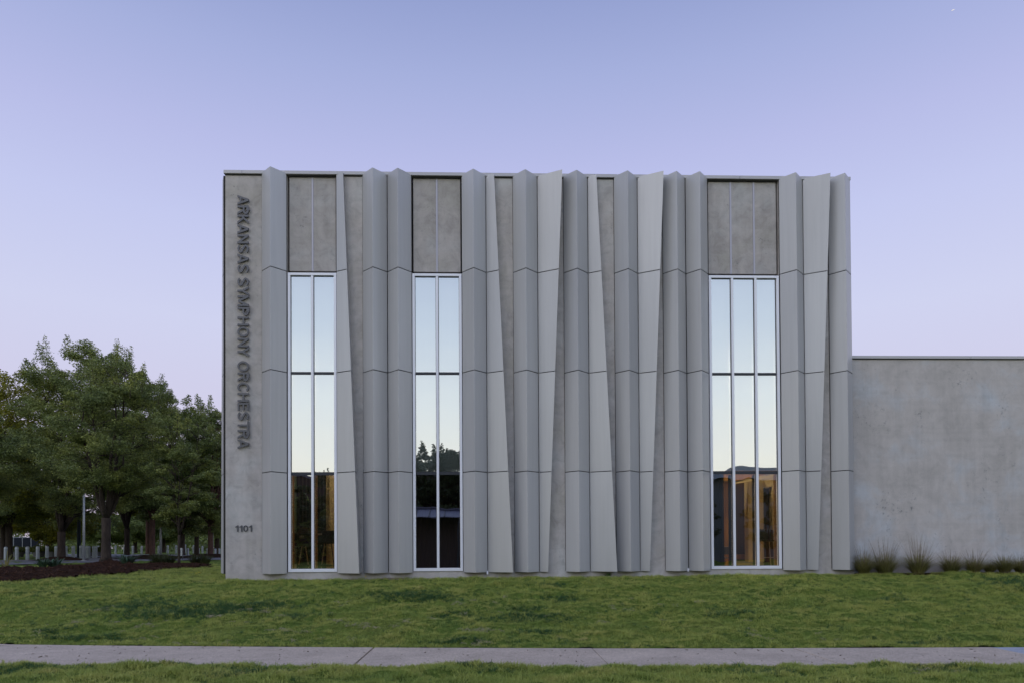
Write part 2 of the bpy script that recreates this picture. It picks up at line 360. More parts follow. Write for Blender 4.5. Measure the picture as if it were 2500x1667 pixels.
ZS = [9.832, 7.438, 4.985, 2.555, .125]; GAP = .009
def chev(x0, x1, d=.30):
    xm = (x0 + x1) / 2
    for i in range(4):
        zt, zb = ZS[i] - (0 if i == 0 else GAP), ZS[i + 1] + (0 if i == 3 else GAP)
        p = [(x0 + .008, -.015), (x0 + .008, -.034), (xm, -.034 - d), (x1 - .008, -.034), (x1 - .008, -.015)]
        MB().prism(p[::-1] if False else p, zb, p, zt).build('folded_panel', PAN, hall, bevel=.003)
    q = [(x0 + .0005, -.002), (x0 + .0005, -.014), (x0 + .03, -.02), (xm, -.01 - d), (x1 - .03, -.02), (x1 - .0005, -.014), (x1 - .0005, -.002)]
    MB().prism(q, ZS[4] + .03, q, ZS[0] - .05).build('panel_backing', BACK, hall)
def fin(x0, wt, wb, side=None):
    def pl(z, e=0):
        wz = wb + (wt - wb) * (z - ZS[4]) / (ZS[0] - ZS[4]); d = wz * .52
        pts = [(x0 + .006 + e, -.003), (x0 + .006 + e, -.034 + e), (x0 + wz - e, -.034 - d + e * 1.3), (x0 + wz - e, -.003)]
        return pts
    for i in range(4):
        zt, zb = ZS[i] - (0 if i == 0 else GAP), ZS[i + 1] + (0 if i == 3 else GAP)
        MB().prism(pl(zb), zb, pl(zt), zt).build('tapered_fin_panel', PAN, hall, bevel=.003)
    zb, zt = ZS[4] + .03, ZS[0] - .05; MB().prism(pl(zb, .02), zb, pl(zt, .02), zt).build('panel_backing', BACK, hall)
for a, b in ((-5.49, -4.885), (-3.06, -2.458), (-2.456, -1.865), (-.648, -.05), (.605, 1.212), (1.85, 2.455), (3.10, 3.685), (4.305, 4.878), (4.882, 5.435), (7.225, 7.826), (8.46, 9.035)):
    chev(a, b)
for a, wt, wb in ((-3.692, .185, .585), (-.046, .20, .60), (1.216, .585, .195), (2.46, .20, .60), (3.69, .58, .205), (7.83, .56, .225)):
    fin(a, wt, wb)
# bays round the corner on the left side wall
def sidebay(y0, wt, wb, fold=False):
    def pl(z):
        wz = wb + (wt - wb) * (z - ZS[4]) / (ZS[0] - ZS[4]); xw = X0 - .062; d = .5 * wz if not fold else .3
        if fold: return [(xw, y0), (xw, y0 + wz), (xw - .03, y0 + wz), (xw - .03 - d, y0 + wz / 2), (xw - .03, y0)]
        return [(xw, y0), (xw, y0 + wz), (xw - .03 - d, y0 + wz), (xw - .03, y0)]
    for i in range(4):
        zt, zb = ZS[i] - (0 if i == 0 else GAP), ZS[i + 1] + (0 if i == 3 else GAP)
        MB().prism(pl(zb)[::-1], zb, pl(zt)[::-1], zt).build('tapered_fin_panel' if not fold else 'folded_panel', PAN, hall, bevel=.003)
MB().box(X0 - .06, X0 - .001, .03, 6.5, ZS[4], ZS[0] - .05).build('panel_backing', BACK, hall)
sidebay(.13, .22, .56)
for k in range(8): sidebay(1.3 + .61 * k, .6, .6, True)
# windows
def window(a, b, n, z0=WZ0, z1=WZ1):
    fw = .062; y0, y1 = -.03, .13
    fr = MB().box(a, a + fw, y0, y1, z0, z1).box(b - fw, b, y0, y1, z0, z1).box(a + fw, b - fw, y0, y1, z1 - fw, z1).box(a + fw, b - fw, y0, y1, z0, z0 + .075).build('window', FRAME, hall, bevel=.004)
    MB().box(a - .0195, a + .002, .03, .12, z0 - .004, z1).box(b - .002, b + .0195, .03, .12, z0 - .004, z1).build('sealant', BACK, fr)
    wd = (b - a) / n
    for i in range(1, n):
        MB().box(a + i * wd - .029, a + i * wd + .029, y0 + .002, y1, z0 + .077, z1 - fw - .002).build('mullion', FRAME, fr, bevel=.004)
    zt = [(z1 - fw, 4.985), (4.985, 2.55), (2.55, z0 + .075)]
    for i in range(n):
        xa = a + i * wd + (fw if i == 0 else .031); xb = a + (i + 1) * wd - (fw if i == n - 1 else .031)
        for j, (zu, zl) in enumerate(zt):
            top = zu - (.0 if j == 0 else .02); bot = zl + (.02 if j < 2 else 0)
            g = mk('pane', [(xa, .03, bot), (xb, .03, bot), (xb, .03, top), (xa, .03, top)], [(0, 1, 2, 3)], GLASS, fr)
            MB().box(xa, xa + .008, .012, .045, bot, top).box(xb - .008, xb, .012, .045, bot, top).box(xa, xb, .0125, .0445, top - .014, top).box(xa, xb, .0125, .0445, bot, bot + .008).build('gasket', RUB, fr)
        for zz in (4.985, 2.55):
            MB().box(xa, xb, .006, .10, zz - (.02 if zz > 3 else .045), zz + .02).build('transom', RUB, fr)
        MB().box(xa - .02, xb + .02, .16, .175, 2.60, z1 + .03).build('roller_shade', SHADE, fr)
    return fr
for a, b, n in WIN: window(a, b, n)
# drain spouts under two panels
for px, py in ((1190, 1398), (1680, 1391)):
    p = at(px, py, -.05); MB().box(p.x - .02, p.x + .02, -.07, -.003, p.z - .03, p.z + .05).build('weep_spout', FRAME, hall)
# lettering, one mesh per letter
TK = .152
def arc(cx, cy, rx, ry, a0, a1, n=14): return [(cx + rx * math.cos(R(a0 + (a1 - a0) * i / n)), cy + ry * math.sin(R(a0 + (a1 - a0) * i / n))) for i in range(n + 1)]
h_ = TK / 2
GL = {   # centre lines on a cap height of 1
 'A': (.74, [[(h_ * .9, 0), (.37, 1)], [(.74 - h_ * .9, 0), (.37, 1)], [(.17, .29), (.57, .29)]]),
 'R': (.70, [[(h_, 0), (h_, 1)], [(0, 1 - h_), (.38, 1 - h_)] + arc(.38, .745, .22, .255 - h_, 90, -90) + [(0, .49 + h_)], [(.36, .52), (.61, 0)]]),
 'K': (.70, [[(h_, 0), (h_, 1)], [(.60, 1), (.13, .40)], [(.24, .56), (.62, 0)]]),
 'N': (.70, [[(h_, 0), (h_, 1)], [(h_ * 1.1, .93), (.70 - h_ * 1.1, .07)], [(.70 - h_, 0), (.70 - h_, 1)]]),
 'S': (.66, [arc(.33, .735, .245, .265 - h_, 18, 190, 12) + arc(.33, .735, .245, .265 - h_, 190, 258, 5)[1:] + arc(.33, .265, .245, .265 - h_, 78, -10, 7) + arc(.33, .265, .245, .265 - h_, -10, -165, 12)[1:]]),
 'Y': (.68, [[(h_ * .9, 1), (.34, .43)], [(.68 - h_ * .9, 1), (.34, .43)], [(.34, .47), (.34, 0)]]),
 'M': (.84, [[(h_, 0), (h_, 1)], [(h_ * 1.15, .95), (.42, .07)], [(.84 - h_ * 1.15, .95), (.42, .07)], [(.84 - h_, 0), (.84 - h_, 1)]]),
 'P': (.66, [[(h_, 0), (h_, 1)], [(0, 1 - h_), (.36, 1 - h_)] + arc(.36, .72, .215, .28 - h_, 90, -90) + [(0, .44 + h_)]]),
 'H': (.70, [[(h_, 0), (h_, 1)], [(.70 - h_, 0), (.70 - h_, 1)], [(.1, .52), (.6, .52)]]),
 'O': (.80, [arc(.40, .5, .40 - h_, .5 - h_ + .012, 0, 360, 32)]),
 'C': (.74, [arc(.39, .5, .39 - h_, .5 - h_ + .012, 42, 318, 26)]),
 'E': (.62, [[(h_, 0), (h_, 1)], [(.05, h_), (.62, h_)], [(.05, 1 - h_), (.60, 1 - h_)], [(.05, .52), (.56, .52)]]),
 'T': (.64, [[(.32, 0), (.32, 1)], [(0, 1 - h_), (.64, 1 - h_)]]),
 '1': (.38, [[(.29, 0), (.29, 1)], [(.02, .73), (.16, .76), (.27, .92)]]),
 '0': (.56, [arc(.28, .5, .28 - h_, .5 - h_, 0, 360, 28)])}
def lettering(text, origin, ax, ay, nrm, cap, length, depth, stand, mat, parent, name='letter', space=.30, gapw=.075):
    items = []; x = 0; prev = ''
    for ch in text:
        if ch == ' ': x += space; prev = ' '; continue
        if prev + ch in ('KA', 'RK', 'SY', 'NY', 'TR', 'RA', 'YM'): x -= .05
        items.append((ch, x)); x += GL[ch][0] + gapw; prev = ch
    total = x - gapw; sx = length / total
    O_, AX, AY, NN = Vector(origin), Vector(ax), Vector(ay), Vector(nrm)
    for ch, xo in items:
        V = []; Fq = []
        for k, pl_ in enumerate(GL[ch][1]):
            P = [Vector((q[0], q[1])) for q in pl_]; closed = (P[0] - P[-1]).length < 1e-4; b = len(V); n = len(P)
            dz = .0006 * k
            for i in range(n):
                t0 = (P[i] - P[i - 1]) if i else ((P[0] - P[-2]) if closed else (P[1] - P[0])); t1 = (P[i + 1] - P[i]) if i < n - 1 else ((P[1] - P[0]) if closed else (P[-1] - P[-2]))
                t0.normalize(); t1.normalize(); tt = (t0 + t1).normalized(); nn = Vector((-tt.y, tt.x)) * (h_ / max(.5, tt.dot(t1)))
                if n == 2 and abs(tt.x) > .05 and abs(tt.y) > .05: nn = Vector((h_ / abs(tt.y) * (1 if -tt.y > 0 else -1), 0))
                for sg_ in (1, -1):
                    q = P[i] + nn * sg_
                    for d in (stand, stand + depth + dz): V.append(O_ + AX * ((q.x + xo) * sx) + AY * (q.y * cap) + NN * d)
            for i in range(n - 1):
                c0, c1 = b + 4 * i, b + 4 * (i + 1)
                Fq += [(c0 + 1, c0 + 3, c1 + 3, c1 + 1), (c0, c1, c1 + 2, c0 + 2), (c0, c0 + 1, c1 + 1, c1), (c0 + 2, c1 + 2, c1 + 3, c0 + 3)]
            if not closed: Fq += [(b, b + 2, b + 3, b + 1), (b + 4 * (n - 1), b + 4 * (n - 1) + 1, b + 4 * (n - 1) + 3, b + 4 * (n - 1) + 2)]
        o = mk(name, V, Fq, mat, parent); bm = bmesh.new(); bm.from_mesh(o.data); bmesh.ops.recalc_face_normals(bm, faces=bm.faces); bm.to_mesh(o.data); bm.free()
sg = thing_ = bpy.data.objects.new('sign_lettering', None); COL.objects.link(sg); sg.parent = hall; sg['label'] = 'raised dark metal letters reading downwards'
p0 = at(579, 475.5, -.09); p1 = at(577.5, 1094, -.09)
lettering('ARKANSAS SYMPHONY ORCHESTRA', (p0.x - .005, 0, p0.z), (0, 0, -1), (1, 0, 0), (0, -1, 0), .268, p0.z - p1.z, .035, .03, LET, sg)
nb = bpy.data.objects.new('street_number', None); COL.objects.link(nb); nb.parent = hall
p0 = at(573.5, 1297, -.03); p1 = at(615, 1281, -.03)
lettering('1101', (p0.x, 0, p0.z), (1, 0, 0), (0, 0, 1), (0, -1, 0), .155, p1.x - p0.x, .016, .003, simple('number_metal', (.085, .082, .088), .5, .2), nb, name='numeral')

# ------------------------------------------------------------------ rooms behind the glass
def wood(name, c0, c1, sc=(14, 14, .6)):
    m, t, b = M(name); t.links.new(ramp(t, nz(t, 1.5, 6, .65, mapscale=sc), [(.3, c0), (.7, c1)]), b.inputs['Base Color']); b.inputs['Roughness'].default_value = .45; return m
TANW = simple('tan_wall_paint', (.46, .36, .20), .8); WOODF = wood('floor_wood', (.36, .21, .08), (.48, .30, .13), (2, 9, 9))
WSL = wood('orange_wood', (.24, .105, .025), (.36, .17, .045)); WDK = wood('dark_wood', (.035, .016, .007), (.075, .035, .014))
BLK = simple('black_cloth', (.012, .012, .018), .9); BLKM = simple('black_plastic', (.012, .012, .013), .35); CHR = simple('bright_metal', (.5, .42, .3), .3, .9)
GRN = simple('green_board', (.16, .25, .17), .6); BGE = simple('beige_trim', (.50, .40, .23), .6)
MB().box(X0 + .3, X1 - .3, .3, 9, .0, .12).build('interior_floor', WOODF, hall)
MB().box(X0 + .3, X1 - .3, 9, 9.1, .12, 9.4).box(-.0, .1, .3, 9, .12, 5.9).build('interior_wall', TANW, hall)
MB().box(X0 + .3, X1 - .3, .31, 9, 6, 6.1).build('interior_ceiling', simple('ceiling_paint', (.5, .48, .42), .9), hall)
def curtain(pxa, pxb, Y, z0, z1, amp=.045, n=40):
    a, b = at(pxa, 1300, Y).x, at(pxb, 1300, Y).x; V = []; Fq = []
    for i in range(n + 1):
        x = a + (b - a) * i / n; y = Y + amp * math.sin(i * 1.35) + .012 * math.sin(i * 3.1); V += [(x, y, z0), (x, y, z1)]
    for i in range(n): Fq.append((2 * i, 2 * i + 2, 2 * i + 3, 2 * i + 1))
    return mk('curtain', V, Fq, BLK, hall, True)
def pbox(px0, py0, px1, py1, Y, dy, name, mat, parent=None, bev=0):
    a, b = at(px0, py1, Y), at(px1, py0, Y); return MB().box(a.x, b.x, Y, Y + dy, a.z, b.z).build(name, mat, parent or hall, bevel=bev)
# window 1
curtain(724, 797, 1.7, .14, 5.9)
pbox(793, 1100, 805, 1384, 2.3, .5, 'wall_return', TANW); pbox(805, 1100, 850, 1384, 2.0, .1, 'wall_return', TANW)
pbox(690, 1100, 717, 1384, 1.9, .1, 'wall_return', BGE)
pbox(716, 1100, 725, 1376, 1.85, .05, 'green_panel', GRN); pbox(714, 1193, 727, 1199, 1.78, .04, 'green_panel_rail', BLKM)
pbox(711, 1156, 716, 1388, .4, .08, 'inner_jamb', wood('jamb_wood', (.22, .12, .05), (.30, .17, .07))); pbox(768.5, 1158, 773, 1388, .4, .08, 'inner_jamb', bpy.data.materials['jamb_wood'])
def cart(x0, x1, Y, ztop, label, lid):
    t = thing('equipment_cart', label, 'cart', ((x0 + x1) / 2, Y, .12), group='rolling cases behind the left window'); cx = (x0 + x1) / 2; w = (x1 - x0) / 2; h = ztop - .12
    MB().box(-w, w, 0, .45, h - .34, h).build('case', BLKM, t, bevel=.02)
    for i in range(lid): MB().box(-w + .08 + .03 * i, w - .02, .05, .4, h + .002 + .045 * i, h + .04 + .045 * i).build('folded_stand', WDK, t, bevel=.008)
    for s in (-1, 1):
        MB().tube([(s * w * .2, .05, h - .34), (s * w * .55, .04, .1)], .014, 6).build('leg', CHR, t)
        MB().tube([(s * w * .3, .3, h - .34), (s * w * .62, .3, .1)], .012, 6).build('leg', BLKM, t)
        MB().tube([(s * w * .55 - .015, .04, .055), (s * w * .55 + .015, .04, .055)], .055, 12).build('wheel', BLKM, t)
    MB().box(-w * .6, w * .6, .02, .3, .14, .19).build('tray', BLKM, t, bevel=.005)
    for s in (-.12, .02):
        MB().box(s, s + .02, -.01, 0, h - .38, h - .36).build('latch', CHR, t)
    return t
a, b = at(717, 1300, .9), at(763, 1300, .9); c1 = cart(a.x, b.x, .9, a.z, 'black rolling case with stands piled on top, left pane of the left window', 3)
WT = simple('white_print', (.55, .53, .47), .7)
lg = bpy.data.objects.new('case_marking', None); COL.objects.link(lg); lg.parent = c1
lettering('ASO', (.0 + .02, 0, c1.location.z * 0 + (at(731, 1300, .9).z - .12) - .07), (-1, 0, 0), (0, 0, -1), (0, -1, 0), .045, .12, .002, .003, WT, lg, gapw=.05)
a, b = at(773, 1294, .95), at(818, 1294, .95); c2 = cart(a.x, b.x, .95, a.z, 'black rolling case with bright folding legs, right pane of the left window', 0)
lg = bpy.data.objects.new('case_marking', None); COL.objects.link(lg); lg.parent = c2
lettering('ASO', (-.1, 0, (at(731, 1294, .95).z - .12) - .07), (-1, 0, 0), (0, 0, -1), (0, -1, 0), .045, .12, .002, .003, WT, lg, gapw=.05)
# window 2
curtain(985, 1150, .6, .14, 5.9, .03, 90)
# window 3
curtain(1725, 1768, .7, .14, 5.9, .03, 30)
Yw = 2.6
for i in range(5): pbox(1764 + i * 4.6, 1175, 1764 + i * 4.6 + 4.2, 1333, Yw + (i % 2) * .02, .05, 'wood_slat', WSL)
for i in range(30): pbox(1764 + i * 5.0, 1100, 1764 + i * 5.0 + 4.6, 1173 - max(0, (i - 6)) * 1.1, Yw - .25, .06, 'wood_slat', WSL)
pbox(1766, 1334, 1792, 1352, 2.2, .4, 'low_cabinet', simple('cabinet_grey', (.05, .05, .055), .5)); pbox(1766, 1352, 1792, 1358, 2.1, .5, 'cabinet_shelf', WSL); pbox(1772, 1362, 1792, 1384, 2.1, .5, 'cabinet_shelf', WSL)
for i in range(7): pbox(1793 + i * 5.2, 1176, 1793 + i * 5.2 + 4.4, 1350, 3.4, .06, 'dark_wood_slat', WDK)
pbox(1788, 1172, 1832, 1352, 3.5, .05, 'slat_backing', BLK); pbox(1788, 1352, 1830, 1364, 3.2, .4, 'bench_front', WSL); pbox(1786, 1364, 1830, 1368, 3.3, .3, 'bench_plinth', BLKM)
m_ = MB(); A_, B_, C_, D_ = at(1793, 1177, 2.3), at(1900, 1154, 2.3), at(1900, 1160, 2.3), at(1793, 1181, 2.3)
m_.v = [(p.x, 2.3 + dy, p.z) for dy in (0, .2) for p in (A_, B_, C_, D_)]; m_.f = [(0, 3, 2, 1), (4, 5, 6, 7), (0, 1, 5, 4), (2, 3, 7, 6), (1, 2, 6, 5), (0, 4, 7, 3)]; m_.build('sloped_trim', BGE, hall)
pbox(1828, 1168, 1842, 1370, 2.7, .3, 'column', BGE); pbox(1849, 1160, 1863, 1370, 2.7, .3, 'column', BGE)
pbox(1863, 1160, 1900, 1187, 2.8, .2, 'door_head', BGE); pbox(1886, 1187, 1893.5, 1292, 2.8, .2, 'door_jamb', BGE); pbox(1867, 1190, 1887, 1384, 3.1, .05, 'door_leaf', WDK)
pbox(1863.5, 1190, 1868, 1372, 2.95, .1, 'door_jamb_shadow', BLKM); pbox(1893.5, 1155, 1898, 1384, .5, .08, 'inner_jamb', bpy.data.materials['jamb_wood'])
pbox(1841, 1158, 1845, 1384, .45, .08, 'inner_jamb', BLKM); pbox(1782, 1158, 1786, 1384, .45, .08, 'inner_jamb', BLKM)
# chair seen through the right pane
p = at(1876, 1375, 1.5); st = thing('bar_chair', 'black high chair with slim metal legs behind the right pane of the right window', 'chair', (p.x, 1.5, .12))
zt = at(1876, 1290, 1.5).z - .12; zs = at(1876, 1316, 1.5).z - .12
MB().prism([(-.17, .28), (-.17, .36), (.2, .36), (.2, .28)], zs, [(-.2, .32), (-.2, .38), (.22, .38), (.22, .32)], zt).build('backrest', BLKM, st, bevel=.02)
MB().box(-.17, .2, .0, .34, zs - .05, zs).build('seat', BLKM, st, bevel=.02)
for sx, sy in ((-1, 0), (1, 0), (-1, 1), (1, 1)):
    MB().tube([(sx * .13 + .02, .04 + .26 * sy, zs - .05), (sx * .19 + .02, .0 + .34 * sy, 0)], .012, 6).build('leg', CHR, st)
MB().box(-.15, .19, .0, .02, .28, .30).build('footrest', CHR, st)
# ceiling lights of the lit rooms
for (x, y) in ((-3.9, 1.2), (6.3, 1.6)):
    o = MB().box(x - .5, x + .5, y - .1, y + .1, 5.9, 5.96).build('ceiling_light', simple('lamp_diffuser', (.9, .85, .7), .5, emit=((1, .72, .4), 6)), hall)
    al = bpy.data.lights.new('room_lamp', 'AREA'); al.energy = 420 if x > 0 else 280; al.size = 1.0; al.size_y = .3; al.shape = 'RECTANGLE'; al.color = (1, .80, .52)
    lo = bpy.data.objects.new('room_lamp', al); COL.objects.link(lo); lo.location = (x, y, 5.88); lo.parent = hall

# ------------------------------------------------------------------ plain wing on the right
wing = thing('low_wing', 'low plain concrete wing with thin metal coping, right of the paneled hall', 'building', (0, 0, 0))
MB().box(X1 + .03, 34, .3, 14, -.6, 5.44).build('wall', CONCW, wing)
MB().box(X1 + .03, 34.05, .285, .3, 5.425, 5.441).build('painted_coping_shadow', BACK, wing)  # dark line painted under the wing coping as its shadow
for i in range(8): MB().box(X1 + .025 + 3.2 * i, X1 + .019 + 3.2 * (i + 1), .255, 14, 5.443, 5.515).build('coping', COP, wing, bevel=.006)

# ------------------------------------------------------------------ scattering of uncountable things (one object each)
def scatter(name, pts, rot, scl, idx, meshes, mats):
    me = bpy.data.meshes.new(name); me.vertices.add(len(pts)); me.vertices.foreach_set('co', np.asarray(pts, np.float32).ravel())
    for an, ty, arr in (('rot', 'FLOAT_VECTOR', rot), ('scl', 'FLOAT', scl), ('idx', 'INT', idx)):
        a = me.attributes.new(an, ty, 'POINT'); a.data.foreach_set('vector' if ty == 'FLOAT_VECTOR' else 'value', np.asarray(arr, np.int32 if ty == 'INT' else np.float32).ravel())
    o = bpy.data.objects.new(name, me); COL.objects.link(o)
    c = bpy.data.collections.new(name + '_sources')
    for k, sm in enumerate(meshes):
        so_ = bpy.data.objects.new('source_%02d' % k, sm); c.objects.link(so_)
        if not sm.materials: sm.materials.append(mats)
    ng = bpy.data.node_groups.new(name, 'GeometryNodeTree')
    ng.interface.new_socket('Geometry', in_out='INPUT', socket_type='NodeSocketGeometry'); ng.interface.new_socket('Geometry', in_out='OUTPUT', socket_type='NodeSocketGeometry')
    N, L = ng.nodes, ng.links
    gi, go = N.new('NodeGroupInput'), N.new('NodeGroupOutput'); ci = N.new('GeometryNodeCollectionInfo'); ci.inputs['Collection'].default_value = c
    ci.inputs['Separate Children'].default_value = True; ci.inputs['Reset Children'].default_value = True
    ip = N.new('GeometryNodeInstanceOnPoints'); ip.inputs['Pick Instance'].default_value = True
    def na(n, ty):
        a = N.new('GeometryNodeInputNamedAttribute'); a.data_type = ty; a.inputs['Name'].default_value = n; return a.outputs['Attribute']
    L.new(gi.outputs[0], ip.inputs['Points']); L.new(ci.outputs[0], ip.inputs['Instance'])
    L.new(na('idx', 'INT'), ip.inputs['Instance Index']); L.new(na('scl', 'FLOAT'), ip.inputs['Scale'])
    er = N.new('FunctionNodeEulerToRotation'); L.new(na('rot', 'FLOAT_VECTOR'), er.inputs[0]); L.new(er.outputs[0], ip.inputs['Rotation'])
    L.new(ip.outputs[0], go.inputs[0])
    md = o.modifiers.new('scatter', 'NODES'); md.node_group = ng; o['kind'] = 'stuff'; return o
def blades(n, spread, l0, l1, wid, lean, seed, segs=2):
    r = np.random.default_rng(seed); V = []; Fq = []
    for i in range(n):
        a = r.random() * 2 * PI; rr = spread * math.sqrt(r.random()); bx, by = rr * math.cos(a), rr * math.sin(a)
        l = r.uniform(l0, l1); az = r.random() * 2 * PI; ln = lean * r.uniform(.3, 1.2); wa = r.random() * PI
        wx, wy = math.cos(wa) * wid / 2, math.sin(wa) * wid / 2; b = len(V)
        for s in range(segs):
            f = s / segs; d = ln * l * f * f; k = 1 - .45 * f
            V += [(bx + d * math.cos(az) - wx * k, by + d * math.sin(az) - wy * k, l * f * (1 - .25 * ln * f)), (bx + d * math.cos(az) + wx * k, by + d * math.sin(az) + wy * k, l * f * (1 - .25 * ln * f))]
        V.append((bx + ln * l * math.cos(az), by + ln * l * math.sin(az), l * (1 - .25 * ln)))
        for s in range(segs - 1): Fq += [(b + 2 * s, b + 2 * s + 1, b + 2 * s + 3), (b + 2 * s, b + 2 * s + 3, b + 2 * s + 2)]
        e = b + 2 * (segs - 1); Fq.append((e, e + 1, e + 2))
    return npmesh('blades', V, Fq, 3)
def leafmat(name, stops, sc=1.2, island=True, trans=.25, rough=.55, spec=.3, coat=None):
    m, t, b = M(name); c = ramp(t, nz(t, sc, 4, .6), stops)
    if island:
        g = t.nodes.new('ShaderNodeNewGeometry'); c = mixc(t, c, ramp(t, g.outputs['Random Per Island'], [(0, g3(.62)), (.6, g3(1.0)), (1, g3(1.45))]), 1, 'MULTIPLY')
    t.links.new(c, b.inputs['Base Color']); b.inputs['Roughness'].default_value = rough; b.inputs['Specular IOR Level'].default_value = spec
    if trans:
        tl = t.nodes.new('ShaderNodeBsdfTranslucent'); t.links.new(c, tl.inputs[0]); mx = t.nodes.new('ShaderNodeMixShader'); mx.inputs[0].default_value = trans
        t.links.new(b.outputs[0], mx.inputs[1]); t.links.new(tl.outputs[0], mx.inputs[2]); t.links.new(mx.outputs[0], t.nodes['Material Output'].inputs[0])
    return m
GR = leafmat('grass_blade', [(.28, (.195, .265, .06)), (.42, (.265, .315, .07)), (.55, (.33, .355, .085)), (.68, (.39, .38, .105)), (.78, (.44, .37, .16))], 1.7)
GD = leafmat('weed_leaf', [(.3, (.04, .10, .035)), (.7, (.085, .155, .045))], 2)
gm = [blades(16, .040, .022, .055, .0045, .9, 10 + k) for k in range(6)]
def grass_pts(x0, x1, y0, y1, dens, ok):
    n = int((x1 - x0) * (y1 - y0) * dens); x = rng.uniform(x0, x1, n); y = rng.uniform(y0, y1, n); k = ok(x, y); return x[k], y[k]
PX, PY, PS = [], [], []
for (x0, x1, y0, y1, dens, sc) in ((-7.5, 7.6, -9.8, -6.6, 620, 1.0), (-11, 11, -6.6, -3.2, 430, 1.1), (-13, 14.2, -3.2, .28, 330, 1.2), (-24, -6.45, .0, 14, 70, 1.7)):
    def ok(x, y):
        k = (y > yback(x) + .012) | (y < yfront(x) - .012)
        k &= ~pip(x, y, MULCH); k &= ~((y > -.04) & (x > -6.4) & (x < 9.05)); k &= ~((y > -.04) & (x >= 9.05)); k &= rng.random(len(x)) < (.55 + .45 * vn(x, y, 3, 11))
        ang = np.abs(x) / (y + 17.01); k &= (ang < .80) & (y > -10); return k
    x, y = grass_pts(x0, x1, y0, y1, dens, ok); PX.append(x); PY.append(y)
    PS.append(sc * (.45 + .45 * vn(x, y * 1.5, 2.1, 12) + .75 * vn(x, y * 1.6, 5.5, 13) ** 1.5) * rng.uniform(.75, 1.25, len(x)) * np.where(y < -6.6, 1.3, 1))
x = np.concatenate(PX); y = np.concatenate(PY); s = np.concatenate(PS)
z = np.where(y < yfront(x), verge_h(x, y), lawn_h(x, y)) - .006
n = len(x); rot = np.stack([rng.normal(0, .25, n), rng.normal(0, .25, n), rng.uniform(0, 6.28, n)], 1)
scatter('grass', np.stack([x, y, z], 1), rot, s, rng.integers(0, 6, n), gm, GR)
print('grass clumps', n)
# darker coarse weeds in patches, dry straw
wp = [(335, 1482, 1.1, .45), (480, 1492, 1.3, .4), (420, 1505, .9, .3), (570, 1490, .8, .35), (200, 1556, .9, .16), (120, 1545, .5, .12), (660, 1478, .9, .3), (1000, 1455, .9, .3), (1060, 1462, .6, .25), (905, 1452, .35, .22), (990, 1464, .5, .2),
      (1120, 1503, .5, .15), (1290, 1512, 1.0, .28), (1325, 1545, .4, .15), (1370, 1462, .5, .3), (1280, 1490, .4, .2), (1130, 1572, .6, .1), (2245, 1570, .5, .1), (60, 1640, 1.2, .25), (450, 1630, .3, .12), (1200, 1640, .35, .2), (2170, 1465, .3, .2), (600, 1650, .5, .3), (1880, 1648, .5, .25), (2470, 1425, .7, .8), (1790, 1500, .5, .2), (740, 1506, .5, .2), (1340, 1430, .4, .2), (2300, 1640, .5, .2)]
X_, Y_ = [], []
for px, py, rx, ry in wp:
    p = G(px, py); n = int(260 * rx * ry * 3.1) + 8; X_.append(rng.normal(p.x, rx * .5, n)); Y_.append(rng.normal(p.y, ry * .55, n))
n = 900; X_.append(rng.uniform(-11, 11, n)); Y_.append(rng.uniform(-10, -.4, n))
x = np.concatenate(X_); y = np.concatenate(Y_); k = ((y > yback(x) + .02) | (y < yfront(x) - .02)) & (y < -.1); x, y = x[k], y[k]
z = np.where(y < yfront(x), verge_h(x, y), lawn_h(x, y)) - .004; n = len(x)
wmsh = [blades(22, .05, .035, .10, .008, 1.0, 40 + k) for k in range(4)]
scatter('weeds', np.stack([x, y, z], 1), np.stack([rng.normal(0, .2, n), rng.normal(0, .2, n), rng.uniform(0, 6.28, n)], 1), rng.uniform(.5, 1.05, n), rng.integers(0, 4, n), wmsh, GD)
def strawmesh(seed):
    r = random.Random(seed); m = MB()
    for i in range(5):
        a = r.random() * 6.28; l = r.uniform(.04, .13); x0, y0 = r.uniform(-.06, .06), r.uniform(-.04, .04); c = r.uniform(-1, 1)
        m.tube([(x0 + l * f * math.cos(a + c * f), y0 + l * f * math.sin(a + c * f), .045 + .03 * math.sin(f * 3) ) for f in (0, .33, .66, 1)], .0022, 3, False)
    me = bpy.data.meshes.new('straw'); me.from_pydata(m.v, [], m.f); return me
STR = simple('dry_straw', (.36, .31, .20), .8)
cl = [G(*q) for q in ((520, 1515), (700, 1512), (870, 1535), (905, 1540), (1110, 1485), (980, 1530), (1150, 1548), (1165, 1552), (1190, 1550), (1840, 1563), (1990, 1566), (355, 1552), (350, 1535), (620, 1500), (700, 1545), (840, 1530), (1170, 1577), (2270, 1650), (745, 1640), (180, 1528), (280, 1522), (270, 1495))]
x = np.concatenate([rng.normal(p.x, .12, 5) for p in cl] + [rng.uniform(-9, 5, 50)]); y = np.concatenate([rng.normal(p.y, .05, 5) for p in cl] + [rng.uniform(-5.2, -2.4, 50)])
n = len(x); scatter('straw', np.stack([x, y, np.where(y < yfront(x), verge_h(x, y), lawn_h(x, y))], 1), np.stack([rng.normal(0, .2, n), rng.normal(0, .2, n), rng.uniform(0, 6.28, n)], 1), rng.uniform(.6, 1.25, n), rng.integers(0, 4, n), [strawmesh(k) for k in range(4)], STR)
